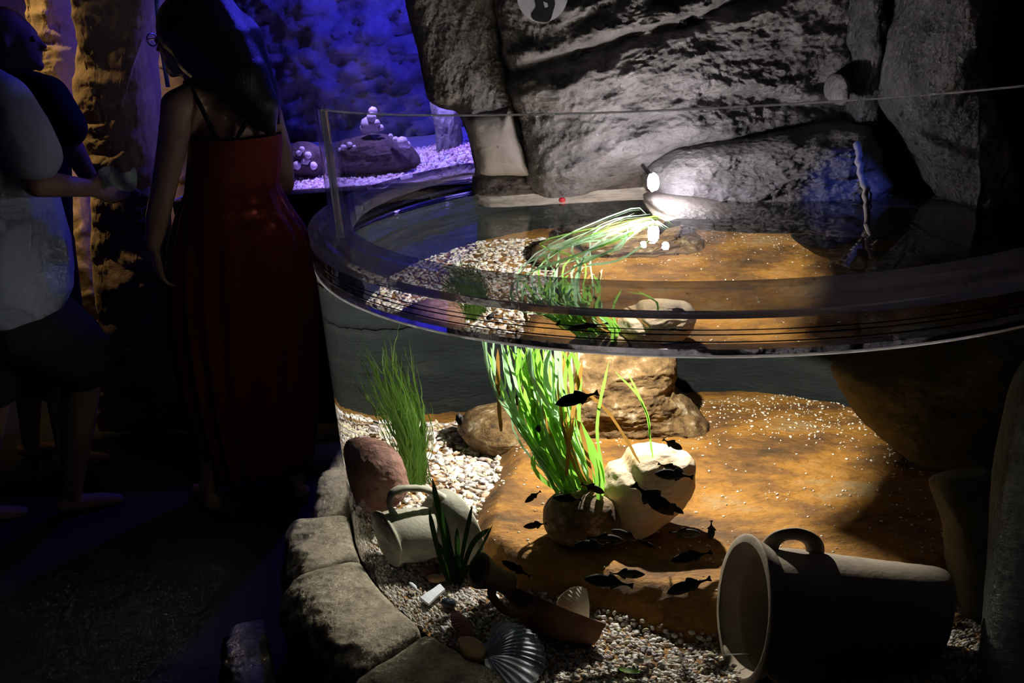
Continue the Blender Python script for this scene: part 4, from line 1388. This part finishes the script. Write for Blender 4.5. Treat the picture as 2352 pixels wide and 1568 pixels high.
# ================================================================ BLUE-LIT BASIN BEHIND
bw = box('basin_wall', (-1.38, 3.50, 0.0), (0.45, 3.62, 1.055), M['black'])
tag(bw, 'black front wall of the blue-lit basin behind the tank', 'wall')
bs_ = empty('blue_basin', (-0.8, 4.3, 0.9))
tag(bs_, 'sandy floor bank of the blue-lit basin', 'basin')


def sand_h(x, y):
    return 1.045 + 0.05 * sstep(3.7, 4.3, y) + 0.05 * sstep(-0.45, -0.1, x) * sstep(3.7, 4.0, y) + 0.012 * fbm(np.stack([x * 3, y * 3, 0 * x], 1), 3)


X, Y = np.meshgrid(np.linspace(-1.42, 0.5, 90), np.linspace(3.62, 5.2, 60), indexing='ij')
Zs = sand_h(X.ravel(), Y.ravel())
v = np.stack([X.ravel(), Y.ravel(), Zs], 1)
F = grid_faces(90, 60)
child(mesh_obj('sand_bank', np.vstack([v, v - np.array([0, 0, 0.15])]), np.vstack([F, F[:, ::-1] + len(v)]), M['shell']), bs_)
n = 9000
px_, py_ = rng.uniform(-1.38, 0.3, n), 3.63 + rng.uniform(0, 1, n) ** 1.4 * 0.9
sz = rng.uniform(0.007, 0.013, n)
cl = np.array([(0.80, 0.72, 0.80), (0.62, 0.42, 0.55), (0.75, 0.55, 0.55), (0.88, 0.86, 0.92), (0.35, 0.25, 0.35)])[rng.integers(0, 5, n)]
o = pebbles('basin_gravel', np.stack([px_, py_, sand_h(px_, py_) + 0.003], 1), sz, cl, M['pebble'], 1)
tag(o, 'pink and white gravel in the blue-lit basin', 'gravel', kind='stuff')
gp = mesh_obj('viewing_pane', [(-1.38, 3.54, 1.056), (0.45, 3.54, 1.056), (0.45, 3.56, 1.056), (-1.38, 3.56, 1.056), (-1.38, 3.54, 2.95), (0.45, 3.54, 2.95), (0.45, 3.56, 2.95), (-1.38, 3.56, 2.95)],
              [(0, 3, 2, 1), (4, 5, 6, 7), (0, 1, 5, 4), (1, 2, 6, 5), (2, 3, 7, 6), (3, 0, 4, 7)], M['pane'], None, False)
child(gp, bs_)
o = dome_rock('reef_rock', [(752, 395), (768, 335), (800, 318), (850, 308), (905, 314), (945, 340), (965, 372), (930, 392), (850, 400)], 4.0, 0.16, 0.2, M['coral_rock'], None, 160, 50, 2.3, 0.06, seed=31)
tag(o, 'dark rounded reef rock topped with pale coral in the blue basin', 'rock')
o = dome_rock('reef_rock', [(660, 395), (665, 340), (700, 328), (735, 345), (745, 400)], 3.95, 0.1, 0.1, M['coral_rock'], None, 100, 36, 2.3, 0.05, seed=33)
tag(o, 'low dark reef rock at the left of the blue basin', 'rock')
o = dome_rock('basin_rock', [(985, 215), (1012, 235), (1050, 240), (1062, 330), (1060, 372), (1010, 372), (1000, 300)], 4.2, 0.08, 0.2, M['blue_rock'], None, 120, 40, 3, 0.05, 1.4, seed=35, along=3, across=9)
tag(o, 'blue-lit ribbed rock behind the right end of the basin gravel', 'rock')


def coral(c, spheres, label):
    bv, bf = ico(2)
    VV, FF, k = [], [], 0
    for (dx, dz, r) in spheres:
        q = bv * r * (1 + 0.22 * fbm(bv * 3.1 + dx * 50, 3)[:, None]) + np.asarray(c) + np.array([dx, rng.uniform(-0.02, 0.02), dz])
        VV.append(q)
        FF.append(bf + k)
        k += len(q)
    o = mesh_obj('coral', np.vstack(VV), np.vstack(FF), M['coral_a'])
    tag(o, label, 'coral')


s_ = 0.00205
coral(P(858, 300, 3.92), [(-0.02, 0.03, 0.034), (0.0, 0.06, 0.022), (0.005, 0.085, 0.020), (-0.035, 0.01, 0.026), (0.02, 0.035, 0.016), (0.035, 0.012, 0.014)], 'tall pale coral head on top of the reef rock')
coral(P(925, 325, 3.88), [(0.0, 0.0, 0.025), (-0.03, 0.012, 0.014), (0.02, -0.015, 0.016), (-0.05, 0.03, 0.010)], 'pale coral tuft on the right shoulder of the reef rock')
coral(P(790, 338, 3.88), [(0.0, 0.0, 0.014), (0.03, 0.012, 0.012), (-0.02, -0.01, 0.010), (0.05, 0.0, 0.009)], 'tiny pale corals on the left shoulder of the reef rock')
coral(P(700, 372, 3.86), [(0.0, 0.0, 0.026), (-0.035, -0.012, 0.020), (0.02, 0.03, 0.016), (-0.02, 0.04, 0.014), (-0.045, 0.03, 0.012), (0.035, -0.02, 0.018), (0.0, 0.06, 0.012)], 'pale coral cluster beside the woman in the red dress')

# rock pillar at the left
pil = dome_rock('rock_pillar', [(170, -330), (178, 0), (195, 60), (182, 130), (180, 220), (196, 300), (205, 380), (222, 470), (222, 600), (236, 720), (268, 800), (282, 840), (245, 870), (235, 960), (250, 1010), (430, 1010), (400, 800), (385, 500), (372, 330), (360, 200), (352, 90), (372, 0), (380, -330)],
                3.66, 0.14, 0.14, M['warm_rock'], (290, 330), 380, 80, 2.6, 0.07, 0.1, seed=40, along=2.0, across=4.5)
tag(pil, 'tall dark rock pillar with warm-lit edges between the visitors', 'rock')
col2 = dome_rock('rock_buttress', [(60, -330), (80, 0), (92, 90), (70, 180), (90, 300), (110, 400), (80, 700), (240, 720), (215, 420), (190, 330), (182, 220), (196, 120), (170, 0), (165, -330)],
                 4.15, 0.15, 0.2, M['warm_rock'], (130, 180), 320, 70, 2.6, 0.08, 0.1, seed=44, along=2.5, across=7)
tag(col2, 'yellow-lit cracked rock buttress behind the bald man', 'rock')
tubeo = empty('glass_tube', P(366, 60, 3.2))
tag(tubeo, 'upright bluish tube beside the woman\'s face', 'tube')
v, f = tube_geo([P(352, -120, 3.2), P(366, 75, 3.2)], 0.009, 12)
child(mesh_obj('shaft', v, f, M['pole']), tubeo)
v, f = tube_geo([P(366, 76, 3.2), P(386, 200, 3.2)], 0.008, 12)
child(mesh_obj('shaft', v, f, M['pole']), tubeo)

# ================================================================ SIGN AND ROOT
sc_ = P(1246, -12, 2.52)
sg = empty('round_sign', sc_)
tag(sg, 'round grey sign with a black figure on the rock overhang', 'sign')
ZS = np.array([0.0, -0.10, 1.0])


def disc(name, r, y0, y1, pts=None, mat=None):
    if pts is None:
        a = np.linspace(0, 2 * math.pi, 64, endpoint=False)
        pts = np.stack([np.cos(a) * r, np.sin(a) * r], 1)
    pts = np.asarray(pts)
    k_ = len(pts)
    V = [(sc_[0] + x, sc_[1] + yy - 0.1 * z, sc_[2] + z) for yy in (y0, y1) for x, z in pts]
    F = [tuple(range(k_)), tuple(range(k_, 2 * k_))[::-1]] + [(i, k_ + i, k_ + (i + 1) % k_, (i + 1) % k_) for i in range(k_)]
    return child(mesh_obj(name, V, F, mat, None, False), sg)


u_ = 2.75 / FPX
disc('face', 50 * u_, 0.0, 0.012, None, M['sign_grey'])
q = [(-20, -44), (-8, -49), (6, -50), (14, -46), (20, -30), (24, -16), (16, 4), (-4, 8), (-16, -6), (-14, -22), (-24, -36)]
fig = disc('figure', 0, -0.002, 0.0, [(x * u_, z * u_) for x, z in catmull(np.array(q, float), 40)], M['sign_black'])
_d = disc('figure_mark', 0, -0.0035, -0.0015, [(x * u_, z * u_) for x, z in [(1, -12), (9, -16), (10, -22), (4, -24), (2, -18)]], M['sign_grey'])
_d.matrix_parent_inverse = Matrix.Identity(4)
_d.parent = fig
a = np.linspace(0, 2 * math.pi, 16, endpoint=False)
_d = disc('figure_eye', 0, -0.0035, -0.0015, [((8 + 2.2 * math.cos(t)) * u_, (-8 + 2.2 * math.sin(t)) * u_) for t in a], M['sign_grey'])
_d.matrix_parent_inverse = Matrix.Identity(4)
_d.parent = fig

rt = empty('hanging_root', P(1975, 330, 2.2))
tag(rt, 'pale ragged root hanging from the narrow rib down to the water', 'root')
for pts, r in (([(1968, 330, 2.3), (1978, 400, 2.2), (1990, 470, 2.1), (1993, 540, 1.95), (1998, 598, 1.74)], 0.010), ([(1980, 400, 2.2), (1996, 440, 2.15), (2000, 500, 2.05)], 0.004), ([(1993, 545, 1.94), (2005, 570, 1.85), (2012, 552, 1.83)], 0.0035),
               ([(1970, 340, 2.3), (1955, 360, 2.28), (1950, 345, 2.28)], 0.003), ([(2000, 580, 1.8), (2006, 560, 1.8), (2016, 555, 1.8)], 0.002)):
    c = curve_pts([P(*q) for q in pts], 22)
    c = c + rng.normal(0, 0.0025, c.shape)
    v, f = tube_geo(c, np.linspace(r, r * 0.45, 22), 8)
    child(mesh_obj('strand', v, f, M['root']), rt)


# ================================================================ PEOPLE
def sph(c, r, n=14, m=9):
    th = np.linspace(0, 2 * math.pi, n, endpoint=False)
    ph = np.linspace(0, math.pi, m)[1:-1]
    r = np.asarray(r, float) * np.ones(3)
    V = [np.array([math.cos(t) * math.sin(p), math.sin(t) * math.sin(p), math.cos(p)]) for p in ph for t in th]
    V = np.array(V + [np.array([0, 0, 1.]), np.array([0, 0, -1.])]) * r + np.asarray(c)
    F = []
    k = len(ph)
    for i in range(k - 1):
        for j in range(n):
            F.append((i * n + j, (i + 1) * n + j, (i + 1) * n + (j + 1) % n, i * n + (j + 1) % n))
    for j in range(n):
        F.append((k * n, j, (j + 1) % n))
        F.append((k * n + 1, (k - 1) * n + (j + 1) % n, (k - 1) * n + j))
    return V, F


class Body:
    """collects overlapping limbs; build() fuses them into one skin"""

    def __init__(self):
        self.V, self.F, self.k = [], [], 0

    def add(self, g):
        V, F = g
        self.V.append(V)
        self.F += [tuple(i + self.k for i in f) for f in F]
        self.k += len(V)

    def ball(self, c, r):
        self.add(sph(c, r))

    def limb(self, *pr):
        """pr: (point, radius) pairs"""
        for (a, ra), (b, rb) in zip(pr[:-1], pr[1:]):
            a, b = np.asarray(a, float), np.asarray(b, float)
            self.add(tube_geo(np.linspace(a, b, 6), np.linspace(ra, rb, 6), 12))
        for a, ra in pr:
            self.ball(a, ra)

    def hand(self, wrist, d, side, nrm, curl=0.5, s=1.0):
        d, side, nrm = [np.asarray(q, float) / np.linalg.norm(q) for q in (d, side, nrm)]
        w = np.asarray(wrist, float)
        for k in np.linspace(-1, 1, 4):
            self.limb((w + side * 0.012 * k * s, 0.014 * s), (w + d * 0.085 * s + side * 0.030 * k * s, 0.012 * s))
        for k, ln in zip(np.linspace(-1, 1, 4), (0.062, 0.075, 0.080, 0.070)):
            a = w + d * 0.088 * s + side * 0.031 * k * s
            b = a + (d * math.cos(curl * 0.7) + nrm * math.sin(curl * 0.7)) * ln * 0.5 * s
            c = b + (d * math.cos(curl * 1.8) + nrm * math.sin(curl * 1.8)) * ln * 0.5 * s
            self.limb((a, 0.0095 * s), (b, 0.0085 * s), (c, 0.007 * s))
        a = w + d * 0.03 * s + side * 0.030 * s
        b = a + (d * 0.6 + side * 0.7 + nrm * 0.3) * 0.035 * s
        self.limb((a, 0.012 * s), (b, 0.0105 * s), (b + (d * 0.9 + side * 0.2 + nrm * 0.4) * 0.030 * s, 0.0085 * s))

    def build(self, name, mat, root, voxel=0.009, smooth=6):
        o = mesh_obj(name, np.vstack(self.V), self.F, mat)
        m = o.modifiers.new('fuse', 'REMESH')
        m.mode = 'VOXEL'
        m.voxel_size = voxel
        m.use_smooth_shade = True
        s = o.modifiers.new('soften', 'SMOOTH')
        s.factor = 0.5
        s.iterations = smooth
        return child(o, root)


def head(B, c, f, s=1.0, nose=True):
    """head about 0.23 m tall looking along f"""
    c, f = np.asarray(c, float), np.asarray(f, float) / np.linalg.norm(f)
    u = np.array([0, 0, 1.0])
    r = np.cross(f, u)
    B.ball(c + u * 0.025 * s - f * 0.015 * s, (0.083 * s, 0.083 * s, 0.092 * s))
    B.ball(c + f * 0.022 * s + u * 0.0, (0.066 * s, 0.066 * s, 0.085 * s))
    B.ball(c + f * 0.036 * s - u * 0.060 * s, 0.045 * s)
    B.ball(c + f * 0.066 * s - u * 0.086 * s, 0.021 * s)
    B.limb((c + f * 0.078 * s + u * 0.018 * s, 0.010 * s), (c + f * 0.102 * s - u * 0.018 * s, 0.012 * s))
    B.limb((c + f * 0.076 * s + r * 0.02 * s + u * 0.03 * s, 0.010 * s), (c + f * 0.076 * s - r * 0.02 * s + u * 0.03 * s, 0.010 * s))
    B.limb((c + f * 0.082 * s - u * 0.047 * s + r * 0.014 * s, 0.008 * s), (c + f * 0.082 * s - u * 0.047 * s - r * 0.014 * s, 0.008 * s))
    for sgn in (-1, 1):
        B.ball(c - f * 0.005 * s + r * sgn * 0.078 * s - u * 0.005 * s, (0.014 * s, 0.018 * s, 0.030 * s))


def eyes(c, f, root, s=1.0):
    c, f = np.asarray(c, float), np.asarray(f, float) / np.linalg.norm(f)
    r = np.cross(f, np.array([0, 0, 1.0]))
    for sgn in (-1, 1):
        V, F = sph(c + f * 0.074 * s + r * sgn * 0.031 * s + np.array([0, 0, 0.008 * s]), 0.0115 * s)
        child(mesh_obj('eye', V, F, M['eye']), root)


def feet(B, ankle, d, r=0.036):
    a, d = np.asarray(ankle, float), np.asarray(d, float) / np.linalg.norm(d)
    B.limb((a - d * 0.035 - np.array([0, 0, 0.045]), 0.032), (a + d * 0.09 - np.array([0, 0, 0.048]), 0.030), (a + d * 0.15 - np.array([0, 0, 0.055]), 0.022))


# ---- woman in the red dress, back to the camera, face turned left
wom = empty('person', (-0.98, 2.86, 0.0))
tag(wom, 'person in a long red strap dress with long black hair, seen from behind', 'person')
B = Body()
wf = np.array([-0.62, 0.78, 0.0])
hf = np.array([-0.95, 0.30, -0.05])
hc = P(425, 92, 2.85)
head(B, hc, hf, 1.03)
nk = P(478, 215, 2.86)
B.limb((hc + np.array([0.02, 0.0, -0.06]), 0.055), (nk, 0.058))
sl, sr = P(410, 246, 2.76), P(612, 262, 2.97)
chest = P(530, 330, 2.86)
B.limb((nk, 0.06), (sl, 0.056))
B.limb((nk, 0.06), (sr, 0.056))
B.ball(P(515, 285, 2.87), (0.165, 0.10, 0.10))
B.limb((P(520, 290, 2.87), 0.105), (chest, 0.118), (P(540, 430, 2.87), 0.110), (P(545, 540, 2.87), 0.140))
el, wl = P(378, 425, 2.72), P(352, 560, 2.66)
B.limb((sl, 0.053), (P(395, 340, 2.74), 0.047), (el, 0.040), (P(362, 500, 2.68), 0.038), (wl, 0.026))
B.hand(wl + np.array([0, 0, -0.02]), (-0.02, 0.05, -1), (-0.55, 0.8, 0), (0.8, 0.55, 0), 0.6, 0.95)
er, wr = P(650, 420, 3.02), P(600, 520, 3.10)
B.limb((sr, 0.053), (P(640, 350, 3.0), 0.050), (er, 0.042), (wr, 0.028))
B.hand(wr, (-0.5, 0.4, -0.5), (0.3, 0.8, 0.2), (-0.6, 0.2, 0.5), 0.6, 0.95)
for kn_, an in ((P(600, 800, 2.90), PZ(682, 1098, 0.085)), (P(520, 800, 2.84), PZ(478, 1125, 0.085))):
    B.limb((P(550, 570, 2.87), 0.12), (kn_, 0.062), ((kn_ + an) / 2 + np.array([0.0, -0.01, 0]), 0.055), (an, 0.034))
    feet(B, an, wf)
B.build('body', M['skin'], wom)
eyes(hc, hf, wom, 1.03)
# long dress: pleated loft
rows = [(314, 436, 646, 0.98), (345, 436, 648, 0.98), (385, 432, 644, 0.96), (432, 428, 640, 0.94), (480, 408, 664, 0.84), (540, 390, 704, 0.72), (620, 386, 722, 0.74), (740, 396, 724, 0.76), (880, 420, 724, 0.78), (980, 448, 722, 0.8), (1062, 478, 716, 0.8)]
nt_ = 160
th = np.linspace(0, 2 * math.pi, nt_, endpoint=False)
VV = []
tt = np.linspace(0, len(rows) - 1, 48)
RA = np.array(rows, float)
for q in tt:
    i0 = min(int(q), len(rows) - 2)
    fr_ = q - i0
    py_, xl, xr, dp = RA[i0] * (1 - fr_) + RA[i0 + 1] * fr_
    c = P((xl + xr) / 2, py_, 2.87)
    hw = np.linalg.norm(P(xr, py_, 2.87) - P(xl, py_, 2.87)) / 2
    k = max(0, (q - 3) / (len(rows) - 4))
    pl = 1 + (0.010 + 0.055 * k) * np.sin(th * 17 + 2.0 * np.sin(th * 3)) * min(1, q / 3) + 0.02 * k * np.sin(th * 5 + q)
    VV.append(np.stack([c[0] + hw * np.cos(th) * pl, c[1] + hw * dp * np.sin(th) * pl, c[2] + 0 * th], 1))
VV = np.array(VV)
inn = VV.copy()
cen = VV.mean(1, keepdims=True)
inn = cen + (VV - cen) * 0.985
V = np.concatenate([VV, inn[::-1]], 0)
nrow = len(V)
F = []
Fg = grid_faces(nt_, nrow, True)
V = V.transpose(1, 0, 2).reshape(-1, 3)
child(mesh_obj('dress', V, Fg, M['dress']), wom)
for pts in ([(498, 318, 2.74), (470, 262, 2.735), (440, 205, 2.775), (425, 190, 2.84), (430, 215, 2.92)], [(545, 318, 2.745), (575, 262, 2.78), (598, 215, 2.88), (600, 215, 2.95), (590, 240, 3.0)]):
    v, f = tube_geo(curve_pts([P(*q) for q in pts], 20), 0.0075, 8)
    child(mesh_obj('shoulder_strap', v, f, M['cloth_black']), wom)
H = Body()
H.limb((hc + np.array([0.03, 0.0, 0.03]), 0.112), (P(468, 50, 2.86), 0.120), (P(505, 110, 2.83), 0.118), (P(555, 175, 2.80), 0.088), (P(600, 240, 2.79), 0.058), (P(622, 300, 2.79), 0.022))
H.limb((P(480, 90, 2.83), 0.11), (P(545, 200, 2.79), 0.066), (P(592, 290, 2.775), 0.018))
H.limb((P(440, 70, 2.80), 0.08), (P(455, 130, 2.80), 0.07), (P(480, 185, 2.785), 0.040))
H.limb((P(530, 100, 2.88), 0.11), (P(595, 200, 2.88), 0.062), (P(632, 275, 2.86), 0.022))
H.build('hair', M['hair'], wom, 0.010, 4)
gl_ = hc + np.array([0, 0, 0.012])
gf = hf / np.linalg.norm(hf)
gr = np.cross(gf, np.array([0, 0, 1.0]))
for sgn in (-1, 1):
    a = np.linspace(0, 2 * math.pi, 20)
    ring = [gl_ + gf * 0.098 + gr * (sgn * 0.033 + 0.024 * math.cos(t)) + np.array([0, 0, 0.019 * math.sin(t)]) for t in a]
    v, f = tube_geo(ring, 0.0022, 6, 1, gf)
    child(mesh_obj('glasses_frame', v, f, M['steel']), wom)
v, f = tube_geo([gl_ + gf * 0.098 + gr * -0.058, gl_ + gf * 0.01 + gr * -0.084], 0.0022, 6)
child(mesh_obj('glasses_frame', v, f, M['steel']), wom)

# ---- person in a pale T-shirt, cut by the left edge
mb = empty('person', (-1.62, 2.62, 0.0))
tag(mb, 'person in a pale T-shirt and black shorts cut off by the left edge', 'person')
yb = 2.55
B = Body()
hcb = P(-120, 30, yb)
fb = np.array([0.93, 0.36, -0.1])
head(B, hcb, fb, 1.05)
B.limb((hcb + np.array([-0.02, 0, -0.07]), 0.06), (P(-80, 190, yb), 0.065))
B.limb((P(-60, 300, yb), 0.15), (P(-20, 600, yb), 0.17))
sh = P(10, 225, yb - 0.12)
el, wr = P(85, 420, yb - 0.14), P(205, 432, yb + 0.05)
B.limb((sh, 0.040), (el, 0.042), (wr, 0.028))
hd = (wr - el) / np.linalg.norm(wr - el)
B.hand(wr, hd + np.array([0, 0, -0.1]), (0.1, -0.3, 0.95), (0.3, 0.9, 0.25), 0.7, 1.0)
B.limb((P(-140, 235, yb + 0.14), 0.042), (P(-100, 430, yb + 0.2), 0.044), (P(60, 470, yb + 0.25), 0.03))
for kn_, an in ((P(190, 835, 2.66), PZ(165, 1130, 0.085)), (P(-20, 880, 2.55), PZ(-60, 1160, 0.085))):
    B.limb((P(0, 690, yb), 0.13), (kn_, 0.066), ((kn_ + an) / 2, 0.058), (an, 0.036))
    feet(B, an, fb)
B.build('body', M['skin'], mb)
eyes(hcb, fb, mb, 1.05)
T = Body()
T.limb((P(-62, 215, yb), 0.105), (P(-40, 330, yb), 0.165), (P(-20, 450, yb), 0.185), (P(0, 560, yb), 0.20), (P(8, 625, yb), 0.20), (P(-6, 668, yb), 0.185))
T.limb((P(-60, 205, yb), 0.09), (P(8, 235, yb - 0.10), 0.080), (P(45, 300, yb - 0.13), 0.084), (P(72, 352, yb - 0.135), 0.082))
T.limb((P(-100, 205, yb), 0.09), (P(-150, 240, yb + 0.15), 0.08), (P(-125, 350, yb + 0.18), 0.08))
T.build('t_shirt', M['tee_pale'], mb, 0.012, 5)
S = Body()
S.limb((P(-30, 690, yb), 0.185), (P(40, 730, yb + 0.02), 0.165), (P(140, 790, 2.62), 0.135), (P(185, 822, 2.64), 0.115))
S.limb((P(-40, 700, yb), 0.18), (P(-35, 800, yb), 0.14), (P(-30, 860, yb), 0.12))
S.build('shorts', M['cloth_black'], mb, 0.012, 4)
lf = P(272, 412, yb + 0.08)
pts = np.array([[(-0.055 + 0.11 * i / 6, 0.012 * math.sin(i * 1.9 + j), -0.03 + 0.06 * j / 4 + 0.012 * math.sin(i * 1.1)) for j in range(5)] for i in range(7)]).reshape(-1, 3) + lf
Fg = grid_faces(7, 5)
o = mesh_obj('leaflet', np.vstack([pts, pts + np.array([0, 0.002, 0])]), np.vstack([Fg, Fg[:, ::-1] + 35]), M['paper'])
tag(o, 'crumpled pale leaflet held out between the visitors', 'leaflet')

# ---- bald person in black behind
ma = empty('person', (-1.80, 3.35, 0.0))
tag(ma, 'bald person in a black T-shirt standing behind the pale T-shirt', 'person')
ya = 3.3
fa = np.array([0.97, 0.2, -0.12])
hca = P(30, 92, ya)
B = Body()
head(B, hca, fa, 1.0)
B.limb((hca + np.array([-0.01, 0, -0.06]), 0.058), (P(28, 185, ya), 0.062))
B.limb((P(60, 260, ya), 0.14), (P(60, 520, ya), 0.15))
el, wr = P(168, 345, ya - 0.1), P(215, 425, ya + 0.0)
B.limb((P(112, 232, ya - 0.10), 0.038), (el, 0.044), (wr, 0.030))
B.hand(wr, (0.8, 0.2, -0.4), (0.1, -0.4, 0.9), (0.3, 0.9, 0.2), 0.6, 1.0)
B.limb((P(-40, 235, ya + 0.12), 0.055), (P(-50, 400, ya + 0.14), 0.045), (P(-10, 520, ya + 0.12), 0.03))
for dx, an in ((40, PZ(70, 1010, 0.085)), (100, PZ(150, 1030, 0.085))):
    kn_ = P(dx + 20, 760, ya)
    B.limb((P(70, 560, ya), 0.13), (kn_, 0.065), ((kn_ + an) / 2, 0.055), (an, 0.036))
    feet(B, an, fa)
B.build('body', M['skin'], ma)
eyes(hca, fa, ma, 1.0)
T = Body()
T.limb((P(28, 205, ya), 0.10), (P(50, 300, ya), 0.165), (P(55, 420, ya), 0.17), (P(60, 560, ya), 0.17))
T.limb((P(30, 205, ya), 0.09), (P(110, 222, ya - 0.1), 0.078), (P(150, 290, ya - 0.12), 0.078))
T.limb((P(20, 205, ya), 0.09), (P(-40, 235, ya + 0.12), 0.075), (P(-48, 320, ya + 0.13), 0.075))
T.build('t_shirt', M['cloth_black'], ma, 0.012, 4)
S = Body()
S.limb((P(65, 560, ya), 0.17), (P(60, 700, ya), 0.13), (P(55, 860, ya), 0.09))
S.limb((P(65, 560, ya), 0.17), (P(110, 700, ya), 0.13), (P(130, 880, ya), 0.09))
S.build('trousers', M['cloth_black'], ma, 0.012, 4)
